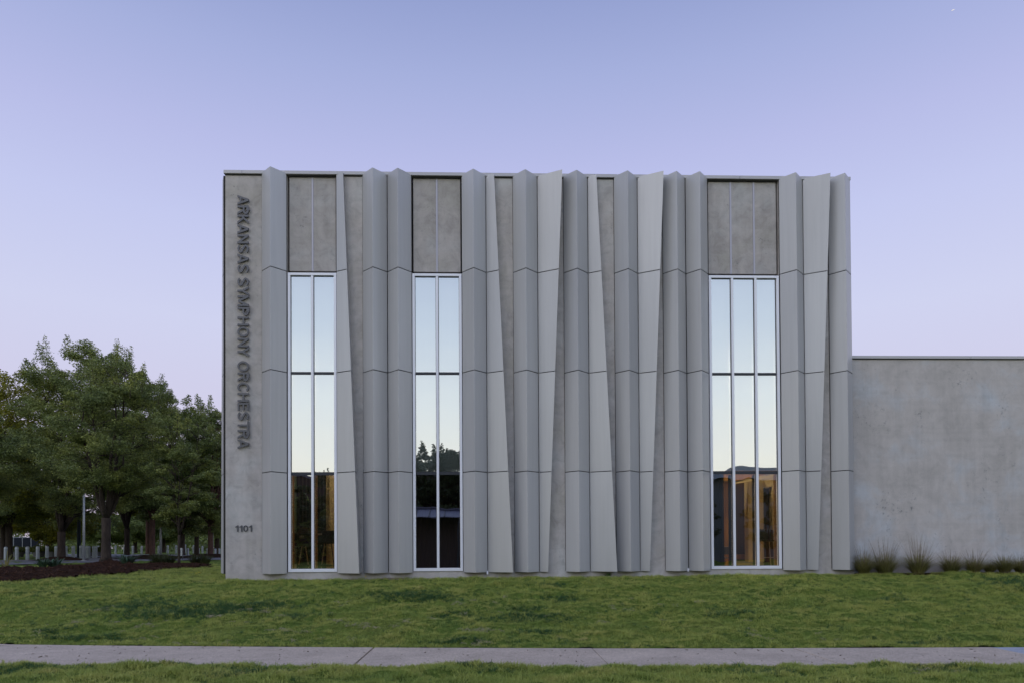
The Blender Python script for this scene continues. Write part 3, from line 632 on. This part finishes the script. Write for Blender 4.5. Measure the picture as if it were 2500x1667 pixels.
# yellow flowers near the wall
fl = MB()
for (cx_, cy_, k) in ((898, 1412, 12), (480, 1403, 14)):
    for i in range(k):
        p = G(cx_ + random.uniform(-14, 14), cy_ + random.uniform(-2.5, 2.5)); h = .05 + random.random() * .04
        fl.tube([(p.x, p.y, p.z + h), (p.x, p.y, p.z + h + .012)], .017, 6)
tag(fl.build('yellow_flowers', simple('yellow_petal', (.65, .52, .05), .7)), kind='stuff')
# bark chips on the mulch, and dry litter at the wall foot
def chipmesh(seed, s=.05):
    r = random.Random(seed); m = MB(); m.box(-s * r.uniform(.5, 1), s * r.uniform(.5, 1), -s * .22, s * .22, 0, s * .16); me = bpy.data.meshes.new('chip'); me.from_pydata(m.v, [], m.f); return me
n = 9000; x = rng.uniform(mx0, mx1, n); y = rng.uniform(my0, my1, n); k = pip(x, y, MULCH); x, y = x[k], y[k]; n = len(x)
chm = leafmat('bark_chip', [(.3, (.02, .010, .006)), (.5, (.055, .027, .017)), (.72, (.16, .09, .06))], 30, True, 0, .9, .05)
scatter('bark_chips', np.stack([x, y, mulch_h(x, y)], 1), rng.normal(0, .5, (n, 3)) + np.stack([0 * x, 0 * x, rng.uniform(0, 6.28, n)], 1), rng.uniform(.6, 1.8, n), rng.integers(0, 4, n), [chipmesh(k) for k in range(4)], chm)
n = 900; x = np.where(rng.random(n) < .5, rng.normal(-2.9, .55, n), rng.uniform(-5, 9, n)); y = rng.uniform(-.22, -.02, n)
scatter('leaf_litter', np.stack([x, y, lawn_h(x, y) + .015], 1), rng.normal(0, .5, (n, 3)) + np.stack([0 * x, 0 * x, rng.uniform(0, 6.28, n)], 1), rng.uniform(.25, .7, n), rng.integers(0, 4, n), [chipmesh(k + 9) for k in range(4)], simple('dry_leaf', (.26, .21, .16), .9))

n = 260; x = rng.uniform(-8, 8.5, n); f_l = rng.beta(.5, .5, n); y = yback(x) * f_l + yfront(x) * (1 - f_l)
scatter('path_litter', np.stack([x, y, -.896 + 0 * x], 1), rng.normal(0, .3, (n, 3)) + np.stack([0 * x, 0 * x, rng.uniform(0, 6.28, n)], 1), rng.uniform(.15, .6, n), rng.integers(0, 4, n), [chipmesh(k + 20) for k in range(4)], simple('path_leaf', (.10, .075, .045), .9))

# ------------------------------------------------------------------ trees
bark, t_, b_ = M('bark'); c_ = ramp(t_, nz(t_, 2.2, 6, .7, mapscale=(6, 6, 1.2)), [(.3, (.018, .012, .009)), (.7, (.07, .048, .035))]); t_.links.new(c_, b_.inputs['Base Color']); b_.inputs['Roughness'].default_value = .95; bump(t_, b_, nz(t_, 3, 5, .8, mapscale=(8, 8, 1.5)), 1, .04)
bark2, t_, b_ = M('reddish_bark'); c_ = ramp(t_, nz(t_, 2.2, 6, .7, mapscale=(6, 6, 1.2)), [(.3, (.045, .022, .016)), (.7, (.12, .06, .045))]); t_.links.new(c_, b_.inputs['Base Color']); b_.inputs['Roughness'].default_value = .95
LFD = leafmat('dark_elm_leaf', [(.3, (.11, .15, .048)), (.5, (.19, .225, .062)), (.7, (.32, .335, .075))], .9, True, .25, .5, .4)
LFY = leafmat('yellow_green_leaf', [(.3, (.15, .17, .022)), (.7, (.32, .29, .03))], .6, True, .3, .5)
LFM = leafmat('mid_green_leaf', [(.3, (.095, .135, .04)), (.7, (.20, .235, .06))], .5, True, .25, .5)
def leaves(cen, sig, cnt, size, r, up=.0):
    N = int(np.sum(cnt)); ci = np.repeat(np.arange(len(cen)), cnt); d = r.normal(0, 1, (N, 3)); d /= np.linalg.norm(d, axis=1, keepdims=True) + 1e-6
    P = cen[ci] + d * (r.random((N, 1)) ** .5) * sig[ci]
    a = r.normal(0, 1, (N, 3)); a[:, 2] *= .6; a /= np.linalg.norm(a, axis=1, keepdims=True); b = np.cross(a, r.normal(0, 1, (N, 3))); b /= np.linalg.norm(b, axis=1, keepdims=True) + 1e-6
    s = size * r.uniform(.6, 1.3, (N, 1)); w = s * .42
    V = np.stack([P - a * s * .5, P + b * w * .5 + a * s * .05, P + a * s * .5, P - b * w * .5 + a * s * .05], 1).reshape(-1, 3)
    return V, np.arange(len(V)).reshape(-1, 4)
def tree(name, label, base, H, cr, tr, fork, seed, lm, bm_, nclump=170, per=130, lsize=.13, shoots=26, group=None, low=None, limbs=6, skirt=.32, lean=0, asym=(0, 0), wide=1.0):
    r = np.random.default_rng(seed); T = thing(name, label, 'tree', tuple(base), group=group); low = fork * .95 if low is None else low
    m = MB(); top = Vector((lean * fork, 0, fork))
    m.tube([(0, 0, -.1), (0, 0, .12), (lean * fork * .4, .0, fork * .5), tuple(top)], [tr * 1.55, tr * 1.12, tr * .95, tr * 1.0], 10)
    cz = (H + low) / 2; hz = (H - low) / 2; nodes = []
    for i in range(limbs):
        a = 2 * PI * (i + r.uniform(-.3, .3)) / limbs; up = r.uniform(.55, .95) if i else .98; out_ = cr * math.sqrt(max(0.05, 1 - up * up * .8)) * r.uniform(.45, .75)
        end = Vector((asym[0] + out_ * math.cos(a), asym[1] + out_ * math.sin(a), fork + (H - fork) * up * .86)); P = []; K = 9
        for k in range(K):
            f = k / (K - 1); g = f ** .75; q = top.lerp(end, f); q = Vector((top.x + (end.x - top.x) * g, top.y + (end.y - top.y) * g, top.z + (end.z - top.z) * f ** 1.1)) + Vector(r.normal(0, .10, 3)) * f
            P.append(q); nodes.append((q, tr * (.55 * (1 - f) + .06)))
        m.tube(P, [tr * (.58 * (1 - k / (K - 1)) + .05) for k in range(K)], 7)
    cen, sig, cnt = [], [], []
    NA = np.array([n_[0] for n_ in nodes])
    NBo = max(9, nclump // 13); bo = []
    for i in range(NBo):
        zz = 1 - 2 * (i + .5) / NBo; ph = i * 2.39996 + seed; k_ = math.sqrt(max(0, 1 - zz * zz)); rr = r.uniform(.5, .80)
        bo.append((np.array([asym[0] + math.cos(ph) * k_ * cr * rr * wide, asym[1] + math.sin(ph) * k_ * cr * rr, cz + zz * hz * min(.86, rr * 1.1)]), r.uniform(.24, .42) * cr))
    for i in range(nclump):
        c_0, br = bo[i % NBo]; d = r.normal(0, 1, 3); d /= np.linalg.norm(d); d[2] = d[2] * .7 + .12; rr = r.uniform(.35, 1.0)
        q = c_0 + d * br * rr * np.array([1.15, 1.15, .8])
        if q[2] < low: q[2] = low + r.uniform(0, .5)
        j = np.argmin(np.linalg.norm(NA - q, axis=1) + .8 * np.maximum(0, NA[:, 2] - q[2] + .3)); s0 = nodes[j][0]
        mid = s0.lerp(Vector(q), .5) + Vector((0, 0, .18)); m.tube([s0, mid, Vector(q)], [max(.016, nodes[j][1] * .33), .016, .006], 4, False)
        sg_ = r.uniform(.30, .62) * cr / 4.0; cen.append(q); sig.append((sg_ * 1.25, sg_ * 1.25, sg_ * .62)); cnt.append(int(per * 1.45 * r.uniform(.6, 1.4)))
        for _ in range(2): cen.append(s0.lerp(Vector(q), r.uniform(.4, .8))); sig.append((sg_ * .6,) * 3); cnt.append(int(per * .25))
    for i in range(int(shoots * .6)):
        a = r.uniform(0, 2 * PI); rad_ = cr * math.sqrt(r.random()) * .85; zz = cz + hz * math.sqrt(max(0, 1 - (rad_ / cr) ** 2)) * .86
        q0 = Vector((asym[0] + rad_ * math.cos(a) * wide, asym[1] + rad_ * math.sin(a), zz)); L = (.25 + 1.25 * r.random() ** 2) * (H / 10); q1 = q0 + Vector((math.cos(a) * .25, math.sin(a) * .25, L))
        m.tube([q0 - Vector((0, 0, .6)), q1], [.014, .004], 4, False)
        for f in (.0, .18, .36, .54, .72, .88): cen.append(q0.lerp(q1, f)); w_ = .40 * (1 - f * .8) * (H / 10); sig.append((w_, w_, .2)); cnt.append(int(per * .5 * (1.15 - f)))
    m.build('trunk', bm_, T, smooth=True)
    V, Q = leaves(np.array(cen, float), np.array(sig, float), np.array(cnt), lsize * .84, r)
    o = ob('crown', npmesh('crown', V, Q, 4), lm, T); return T
def hh(px, py, b): return (b.z, (float(np.hypot(b.x, b.y + 17))))
def topz(base, py, px):                         # height above the base at which a point over the base shows at row py
    d = ray(px, py); t = (base.y - CAM.y) / d[1]; return CAM.z + d[2] * t - base.z
b = TB['main']; mainb = Vector((b.x, b.y, b.z + .22))
T_main = tree('shade_tree', 'thick-trunked shade tree on the mulch bed, second large trunk left of the hall', mainb, topz(b, 872, 280), 3.6, .23, 2.25, 3, LFD, bark, nclump=320, per=160, limbs=7, low=1.9, shoots=34, asym=(.3, 0), wide=.95)
b = TB['left']; tree('shade_tree', 'large vase-shaped tree with several fanning limbs, on its own mulch mound by the road', b, topz(b, 832, 165), 4.6, .24, 1.95, 5, LFD, bark, nclump=380, per=170, lsize=.16, limbs=8, low=2.1, shoots=36, asym=(1.5, 0))
b = TB['thin']; tree('shade_tree', 'slender forked young tree at the right end of the mulch bed', b, topz(b, 985, 437), 2.2, .065, 1.5, 8, LFD, bark, nclump=170, per=130, lsize=.12, limbs=5, low=1.3, shoots=16, asym=(.3, 0))
b = TB['mid']; tree('shade_tree', 'tree with a straight reddish trunk on a mulch mound behind the young tree', b, topz(b, 925, 380), 4.3, .19, 2.9, 9, LFM, bark2, nclump=260, per=140, lsize=.18, limbs=6, low=1.4, shoots=24)
b = TB['right']; tree('shade_tree', 'dark tree partly hidden by the left corner of the hall', b, topz(b, 975, 514), 3.6, .2, 2.6, 12, LFD, bark2, nclump=300, per=140, lsize=.19, limbs=6, low=.9, shoots=24)
b = TB['far']; tree('shade_tree', 'leaning narrow-trunked tree at the far left edge', b, topz(b, 1010, 8), 5.2, .2, 3.0, 15, LFD, bark, nclump=330, per=150, lsize=.19, limbs=5, low=1.8, shoots=20)
b = TB['brown']; tree('shade_tree', 'distant tree with a brown trunk behind the bollards', b, topz(b, 1080, 361), 5.0, .2, 5.2, 18, LFM, bark2, nclump=170, per=110, lsize=.26, limbs=6, low=4.0, shoots=10)
b = G(-70, 1374); tree('shade_tree', 'dark leafy tree whose crown enters at the left edge of the frame', b, topz(b, 1000, -70), 3.6, .2, 2.6, 21, LFD, bark, nclump=280, per=140, lsize=.14, limbs=6, low=2.4, shoots=20)
def farbase(px, dist):
    d = ray(px, 1345); k = dist / math.hypot(d[0], d[1]); x, y = d[0] * k, -17 + d[1] * k; return Vector((x, y, float(gh(x, y))))
for (px, dist, ty, cr, seed, lab, lm) in ((22, 62, 875, 6.4, 31, 'tall yellow-green tree behind the dark trees at the left edge', LFY), (120, 72, 1190, 4.5, 32, 'small golden-green tree low behind the vase-shaped tree', LFY),
                                  (310, 70, 905, 3.6, 33, 'yellowish tree glimpsed between the two large trunks', LFY), (250, 92, 1262, 4.4, 34, 'rounded mid-green tree behind the white bollards', LFM), (480, 74, 1075, 4.6, 35, 'dark tree behind the far bollards next to the hall', LFM), (530, 70, 1060, 4, 36, 'tree just beside the left corner of the hall, behind the others', LFM), (445, 66, 1055, 3.8, 37, 'leafy tree filling the dip between the two right-hand crowns', LFD),
                                  (330, 96, 1245, 4.6, 38, 'bushy tree behind the bollards, right of the thick trunk', LFM), (400, 100, 1235, 4.8, 39, 'bushy tree behind the bollards, by the left lamp pole', LFM)):
    b = farbase(px, dist); tree('background_tree', lab, b, topz(b, ty, px), cr, .22, 2.4, seed, lm, bark, nclump=230, per=100, lsize=.25, limbs=5, low=1.0, shoots=14, group='trees beyond the street')
# distant wood along the horizon
cen = []; sig = []; cnt = []
for i in range(150):
    a = R(rng.uniform(-50, -16)); d = rng.uniform(125, 175); x, y = d * math.sin(a), -17 + d * math.cos(a); h = rng.uniform(3.5, 7.2)
    for k in range(7): cen.append((x + rng.normal(0, 2), y + rng.normal(0, 2), .3 + h * rng.random())); sig.append((2.2, 2.2, 1.3)); cnt.append(65)
V, Q = leaves(np.array(cen), np.array(sig), np.array(cnt), .6, rng)
tag(ob('distant_wood', npmesh('distant_wood', V, Q, 4), LFM), kind='stuff')

# ------------------------------------------------------------------ bollards, poles, planters, fence
BOL = simple('bollard_paint', (.37, .40, .44), .6)
def bollard(base, h, r, label, group, src=[None]):
    t = thing('bollard', label, 'bollard', tuple(base), group=group)
    MB().tube([(0, 0, 0), (0, 0, h * .93), (0, 0, h * .98), (0, 0, h)], [r, r, r * .8, r * .35], 14).build('post', BOL, t, smooth=False)
    MB().tube([(0, 0, h * .86), (0, 0, h * .885)], r * 1.04, 14).build('reflective_band', simple('band', (.7, .72, .75), .4), t); return t
NB = [(14, 1366.5, ''), (41, 1366, ''), (67, 1365.3, ''), (92, 1364.6, ''), (115, 1364, ''), (137, 1363.2, ''), (160.5, 1362.8, ''), (179, 1362.3, ''), (198, 1361.6, '')]
ords = ['leftmost', 'second from left', 'third from left', 'fourth from left', 'fifth from left', 'sixth from left', 'seventh from left, beside the trunk', 'eighth from left', 'ninth from left, next to the dark pole']
for (px, py, _), w_ in zip(NB, ords):
    b = G(px, py); d = math.hypot(b.x, b.y + 17); bollard(b, 28.5 / 1700 * d * .93, 3.4 / 1700 * d * .93, 'pale near-row bollard across the road, ' + w_, 'near row of bollards across the road')
for (px, w_) in ((212, 'left'), (216.5, 'right')): b = G(px, 1360.8); d = math.hypot(b.x, b.y + 17); bollard(b, 25 / 1700 * d, 3.2 / 1700 * d, 'pale bollard, %s one of the touching pair left of the shrub tub' % w_, 'near row of bollards across the road')
for (px, w_) in ((229, 'left'), (233.5, 'right')): b = G(px, 1360.8); d = math.hypot(b.x, b.y + 17); bollard(b, 25 / 1700 * d, 3.2 / 1700 * d, 'pale bollard, %s one of the touching pair beside the thick trunk' % w_, 'near row of bollards across the road')
FB = [(136.5, 1349, 18), (177.5, 1348.8, 18), (198.6, 1348.8, 18), (219.5, 1348.6, 18), (240.5, 1348.6, 18), (282.5, 1349, 18.5), (304.2, 1348.8, 18), (324.5, 1349.3, 18), (346, 1349.2, 17.5), (366, 1349.4, 17), (387.5, 1350.5, 17.5), (409.5, 1351.8, 18.5), (430, 1352.4, 18.5), (452, 1355, 20.5), (472.5, 1353, 18.5), (494, 1351.7, 16.5)]
nm = ['leftmost', 'second', 'third', 'fourth', 'fifth', 'sixth', 'seventh', 'eighth', 'ninth', 'tenth', 'eleventh', 'twelfth', 'thirteenth', 'fourteenth', 'fifteenth', 'sixteenth']
for (px, py, hp), w_ in zip(FB, nm):
    b = farbase(px, 80); d = 80; bollard(b, hp / 1700 * d * .97, 2.1 / 1700 * d, 'slim pale far-row bollard on grass, ' + w_ + ' from left', 'far row of bollards')
for (px, py, hp, w_) in ((447.5, 1356.5, 18, 'beside the small white sign'), (458.5, 1356.2, 18.5, 'second right of the small white sign'), (484.5, 1351.5, 14, 'short one in front of the far row'), (506, 1353, 15, 'left of the reddish trunk by the hall'), (525.5, 1355, 16.5, 'leaning pair left member near the hall corner'), (535.5, 1354.5, 16.5, 'closest to the hall corner')):
    b = G(px, py); d = math.hypot(b.x, b.y + 17); bollard(b, hp / 1700 * d * .95, 2.4 / 1700 * d, 'pale bollard at the pavement edge, ' + w_, 'bollards along the light pavement')
def pole(px, py, h, r, mat, label, arm=True):
    b = G(px, py); t = thing('lamp_pole', label, 'pole', tuple(b)); MB().tube([(0, 0, 0), (0, 0, h)], [r, r * .8], 10).build('shaft', mat, t, smooth=True)
    MB().tube([(0, 0, 0), (0, 0, .08)], r * 1.9, 10).build('base_plate', mat, t)
    if arm: MB().box(-.35, .35, -.12, .12, h, h + .1).build('lamp_head', mat, t, bevel=.02)
PG = simple('galvanised', (.42, .43, .42), .45, .3); PD = simple('dark_blue_paint', (.02, .03, .05), .5)
pole(204.5, 1369.5, 4.6, .075, PG, 'pale grey metal pole between the two large trunks'); pole(192.5, 1361, 6, .14, PD, 'dark blue pole beside the pale grey pole')
pole(392.5, 1357, 3.0, .10, PG, 'pale pole right of the reddish trunk on the mound'); pole(519.8, 1359, 3.6, .05, PG, 'thin white pole near the left corner of the hall')
# planters with shrubs
PL = simple('planter_concrete', (.13, .13, .14), .8)
SH = leafmat('planter_shrub_leaf', [(.3, (.05, .07, .012)), (.6, (.12, .14, .02)), (.75, (.20, .17, .03))], 2.2, True, .3)
def planter(px, py, w, label, sh=1.0):
    b = G(px, py); d = math.hypot(b.x, b.y + 17); W_ = w / 1700 * d / 2; t = thing('planter', label, 'planter', tuple(b), group='shrub tubs along the road')
    hgt = 12.5 / 1700 * d
    MB().tube([(0, 0, 0), (0, 0, hgt * .9), (0, 0, hgt), (0, 0, hgt)], [W_ * .72, W_ * .97, W_, W_ * .8], 16).build('tub', PL, t)
    c = []; s_ = []; n_ = []
    for i in range(46):
        a = rng.random() * 6.28; q = math.sqrt(rng.random()) * W_ * 1.75; c.append((q * math.cos(a), q * math.sin(a), hgt + rng.uniform(.0, .36) * sh * (1.2 - q / W_ * .35))); s_.append((.28, .28, .14)); n_.append(60)
    V, Q = leaves(np.array(c), np.array(s_), np.array(n_), .11, rng); sb = ob('shrub', npmesh('shrub', V, Q, 4), SH, t)
for px, py, w_, lab in ((-8, 1362, 26, 'concrete tub with yellow-green shrub, cut by the left edge'), (44, 1358.5, 25, 'concrete tub with shrub between the second and third bollards'), (95, 1358.5, 25, 'concrete tub with shrub behind the fourth bollard'), (129, 1358.5, 24, 'concrete tub with shrub left of the vase-shaped tree'), (222, 1359, 14, 'shrub tub between the bollard pairs'), (243.5, 1359, 10, 'small tub with yellow shrub against the thick trunk')):
    planter(px, py, w_, lab)
# chain link fence at the far left
fb0, fb1 = farbase(-60, 84), farbase(96, 88); ft = thing('chain_link_fence', 'dark chain-link fence with pale posts behind the tubs at far left', 'fence', tuple(fb0)); dv = fb1 - fb0
FM = simple('fence_mesh', (.03, .035, .05), .6)
for k in range(8):
    q = dv * (k / 7); MB().tube([(q.x, q.y, 0), (q.x, q.y, 1.75)], .045, 8).build('post', PG, ft)
m = MB()
for k in range(260): q = dv * (k / 260); m.tube([(q.x, q.y, .05), (q.x + dv.x * .01, q.y + dv.y * .01, 1.7)], .02, 3, False); m.tube([(q.x + dv.x * .01, q.y + dv.y * .01, .05), (q.x, q.y, 1.7)], .02, 3, False)
o = m.build('wire_mesh', FM, ft); o['kind'] = 'stuff'
MB().tube([(0, 0, 1.72), (dv.x, dv.y, 1.72)], .03, 6).build('top_rail', PG, ft)
# small sign on posts
b = G(442.5, 1366.5); t = thing('small_sign', 'small white notice board on two thin dark posts by the young tree', 'sign', tuple(b)); d = math.hypot(b.x, b.y + 17); u = d / 1700
MB().box(-3 * u, 3 * u, -.02, .02, 10 * u, 27 * u).build('board', simple('sign_white', (.5, .52, .5), .6), t)
for s_ in (-1, 1): MB().box(s_ * 3.2 * u - .02, s_ * 3.2 * u + .02, -.03, .03, -.1, 27.5 * u).build('post', RUB, t)
for k in range(4): MB().box(-1.6 * u, 1.2 * u * (1 if k % 2 else .4), -.024, -.021, (13 + 3 * k) * u, (14.1 + 3 * k) * u).build('print_line', RUB, t)

# ------------------------------------------------------------------ low plants
def longblades(name, mat, parent, n, spread, l0, l1, wid, lean, seed, droop=.5, segs=5):
    r = np.random.default_rng(seed); V = []; Fq = []
    for i in range(n):
        a = r.random() * 2 * PI; rr = spread * math.sqrt(r.random()); bx, by = rr * math.cos(a), rr * math.sin(a); l = r.uniform(l0, l1); az = a + r.normal(0, .5); ln = lean * (.15 + rr / spread) * r.uniform(.4, 1.3)
        wx, wy = -math.sin(az) * wid / 2, math.cos(az) * wid / 2; b = len(V)
        for s in range(segs + 1):
            f = s / segs; d = ln * l * (f * .6 + f * f * .7); h = l * (f - droop * ln * f * f * .6); k = 1 - .8 * f
            V += [(bx + d * math.cos(az) - wx * k, by + d * math.sin(az) - wy * k, h), (bx + d * math.cos(az) + wx * k, by + d * math.sin(az) + wy * k, h)]
        for s in range(segs): Fq.append((b + 2 * s, b + 2 * s + 1, b + 2 * s + 3, b + 2 * s + 2))
    return ob(name, npmesh(name, V, Fq, 4), mat, parent)
OG = leafmat('ornamental_grass_blade', [(.3, (.15, .155, .05)), (.6, (.27, .24, .085)), (.8, (.38, .30, .13))], 3, True, .25)
OT = simple('dry_seed_stem', (.19, .155, .10), .9)
og = [(2108, 46, 46, 66, 'grass clump with upright stems, right at the edge of the hall'), (2160, 66, 50, 72, 'broad grass clump, second from the hall'), (2242, 62, 50, 78, 'tallest grass clump with a fountain of stems, third from the hall'), (2322, 56, 40, 48, 'low spreading grass clump, fourth from the hall'), (2378, 44, 38, 50, 'grass clump with thin upright stems, fifth from the hall'), (2417, 30, 24, 26, 'smallest grass tuft against the concrete wall'), (2452, 44, 40, 42, 'grass clump, second from the right edge'), (2492, 44, 34, 44, 'grass clump cut by the right edge')]
for i, (px, wpx, hpx, tpx, lab) in enumerate(og):
    p = at(px, 1396, -.12 + .05 * (i % 2)); t = thing('ornamental_grass', lab, 'plant', (p.x, p.y, .02), group='grass clumps along the plain concrete wall'); u = .0100
    longblades('leaves', OG, t, 760, wpx * u * .21, hpx * u * .5, hpx * u * 1.3, .009, .85, 60 + i, .7)
    longblades('stems', OT, t, 75, wpx * u * .26, tpx * u * .75, tpx * u * 1.3, .010, .40, 80 + i, .12)
MB().box(9.05, 16, -.2, .29, -.3, .02).build('planting_soil', mul); bpy.data.objects['planting_soil']['kind'] = 'structure'
AG = leafmat('bluish_leaf', [(.3, (.04, .075, .04)), (.7, (.09, .15, .085))], 2, True, .1)
DG = leafmat('dark_strap_leaf', [(.3, (.03, .045, .015)), (.7, (.08, .09, .03))], 2, True, .2)
def lowplant(px, py, wpx, hpx, mat, lab, n=60, wid=.06, seed=1):
    wpx *= 1.1; hpx *= 1.3
    b = G(px, py); u = math.hypot(b.x, b.y + 17) / 1700; t = thing('low_plant', lab, 'plant', tuple(b)); t.location.z += .05
    longblades('leaves', mat, t, n, wpx * u * .35, hpx * u * .6, hpx * u * 1.15, wid, .8, seed, .6)
lowplant(105, 1386, 16, 15, AG, 'bluish broad-leaved plant, left half of the pair in the mulch bed', 50, .10, 101); lowplant(133, 1385, 22, 16, AG, 'bluish broad-leaved plant with red tips, right of the pair in the mulch bed', 60, .10, 102)
lowplant(14, 1388, 8, 26, OG, 'pale weedy stalk at the left edge of the mulch bed', 14, .05, 103)
lowplant(311, 1379, 24, 18, AG, 'dark bluish shrub on the mulch bed right of the thick trunk', 110, .07, 104); lowplant(385, 1377, 30, 19, DG, 'wide strap-leaved clump left of the young tree', 240, .03, 105)
lowplant(412, 1376, 26, 17, DG, 'strap-leaved clump touching the young tree', 200, .03, 106); lowplant(478, 1378, 24, 18, DG, 'strap-leaved clump right of the young tree', 200, .03, 107); lowplant(500, 1378, 22, 17, DG, 'strap-leaved clump nearest the hall corner', 200, .03, 108)
# a weed at the wall foot
b = G(1468, 1404); t = thing('low_plant', 'small weed with spiky leaves at the foot of the facade', 'plant', (b.x, -.1, .02)); longblades('leaves', GD, t, 40, .08, .06, .13, .012, .9, 130)

# ------------------------------------------------------------------ what stands across the street behind the camera (seen in the glass), with added sky blockers
pv = thing('street_pavilion', 'low dark pavilion with standing-seam canopy roof, mirrored in the middle window', 'building', (-3.2, -27, -.87))
MR = simple('seam_roof_metal', (.10, .105, .15), .5, .3)
for k in range(9):
    x0_ = -4.2 + k * .93
    m = MB(); m.v = [(x0_, 0, 3.95), (x0_ + .91, 0, 3.95), (x0_ + .91, 1.6, 3.45), (x0_, 1.6, 3.45), (x0_, 0, 3.9), (x0_ + .91, 0, 3.9), (x0_ + .91, 1.6, 3.4), (x0_, 1.6, 3.4)]
    m.f = [(0, 1, 2, 3), (7, 6, 5, 4), (3, 2, 6, 7), (1, 0, 4, 5), (0, 3, 7, 4), (2, 1, 5, 6)]; m.build('roof_panel', MR, pv); MB().tube([(x0_, 0, 3.97), (x0_, 1.6, 3.47)], .03, 6).build('seam', RUB, pv)
MB().box(-4.2, 4.2, -.1, .1, 3.95, 4.05).build('ridge_cap', MR, pv); MB().box(-4, 4, -3, -.2, 0, 3.9).build('wall', simple('dark_brick', (.05, .035, .03), .9), pv)
for k in range(4): MB().box(-4 + 2.6 * k, -3.9 + 2.6 * k, 1.4, 1.5, 0, 3.4).build('post', RUB, pv)
gb = thing('gabled_building', 'grey gable-roofed building across the street, mirrored in the right window', 'building', (31, -62, -.4))
MB().box(-6, 9, -8, 0, -.6, 8.6).build('wall', simple('grey_siding', (.10, .12, .12), .8), gb); MB().prism([(-7, -9), (10, -9), (10, 1), (-7, 1)], 8.6, [(-2, -4.2), (5, -4.2), (5, -3.8), (-2, -3.8)], 10.6).build('roof', simple('grey_shingle', (.14, .17, .17), .8), gb)
def copy_tree(src, loc, rz, sc, label):
    c = src.copy(); COL.objects.link(c); c.location = loc; c.rotation_euler = (0, 0, rz); c.scale = sc; c['label'] = label; c['group'] = 'trees across the street, mirrored in the windows'
    for ch in src.children: k = ch.copy(); COL.objects.link(k); k.parent = c
    return c
lowb = Vector((-16, -56, -.9)); TS = tree('street_tree', 'low dark tree across the street, mirrored below the left window transom', lowb, 9.3, 3.9, .2, 2, 50, leafmat('street_tree_leaf', [(.3, (.03, .05, .02)), (.7, (.06, .085, .03))], .5, True, .2), bark, nclump=130, per=110, lsize=.26, low=.6, shoots=30, group='trees across the street, mirrored in the windows')
tw = [(-6.6, -51, 1.22, 'slim-topped tree across the street, leftmost of the four mirrored in the middle window'), (-3.3, -50.5, 1.24, 'tree across the street, mirrored behind the middle window mullion'), (.4, -51, 1.2, 'tree across the street, mirrored at the right edge of the middle window'), (-5, -52, 1.32, 'pointed tree across the street, mirrored left in the middle window'), (-1.5, -50, 1.25, 'pointed tree across the street, mirrored right in the middle window'), (-9, -54, 1.22, 'tree across the street left of the middle-window trees'), (3, -53, 1.2, 'tree across the street opposite the fourth bay'), (8, -54, 1.05, 'tree across the street opposite the sixth bay'), (14, -55, .98, 'tree across the street opposite the eighth bay'),
      (21, -56, .95, 'tree across the street left of the gabled building'), (44, -55, 1.1, 'tree across the street right of the gabled building'), (-22, -56, 1.0, 'tree across the street left of the low dark tree'), (-29, -57, 1.1, 'tree across the street at the far left end'), (-12, -60, .95, 'set-back tree across the street behind the low tree'), (27, -50, .8, 'small tree in front of the gabled building'), (36, -52, .85, 'second small tree in front of the gabled building')]
for i, (x, y, s, lab) in enumerate(tw): copy_tree(TS, (x, y, -.9), i * 1.7, (s * 1.0, s * 1.0, s * .93), lab)

bb = thing('reflection_blocker', 'added long dark block behind the street trees, hides low sky mirrored in the windows', 'building', (-26, -72, -.9))  # unseen block added to keep bright low sky out of the window reflections
MB().box(-50, 72, -9, 0, 0, 10.7).build('wall', simple('blocker_wall_dark', (.05, .035, .03), .9), bb); MB().box(-50.2, 72.2, -9.2, .2, 10.7, 11.0).build('parapet', MR, bb)
for k in range(24): MB().box(-47 + 5 * k, -45 + 5 * k, -.05, .06, 2, 4.2).build('window', BLKM, bb)
cen = []; sig = []; cnt = []
for i in range(75):
    x = -60 + i * 1.75 + rng.normal(0, .6); y = -66 + rng.normal(0, 1.5)
    for k in range(6): cen.append((x + rng.normal(0, .8), y + rng.normal(0, .8), -.8 + 7.4 * (k + rng.random()) / 6)); sig.append((1.7, 1.7, 1.2)); cnt.append(60)
V, Q = leaves(np.array(cen), np.array(sig), np.array(cnt), .75, rng)
tag(ob('reflection_foliage', npmesh('reflection_foliage', V, Q, 4), LFM), kind='stuff')  # foliage mass added to close bright gaps between the mirrored trees

# a plane far up catching the last light
d = ray(2322, 27.5); p = Vector(d).normalized() * 2600 + CAM; d2 = ray(2331, 23); q = Vector(d2).normalized() * 2600 + CAM
pl = MB().tube([(0, 0, 0), tuple((q - p) * .5), tuple(q - p)], [.4, 1.3, .4], 6).build('distant_plane', simple('lit_fuselage', (.9, .9, .9), .3)); pl.location = p
tag(pl, 'tiny bright streak of a plane high in the sky at upper right', 'plane')
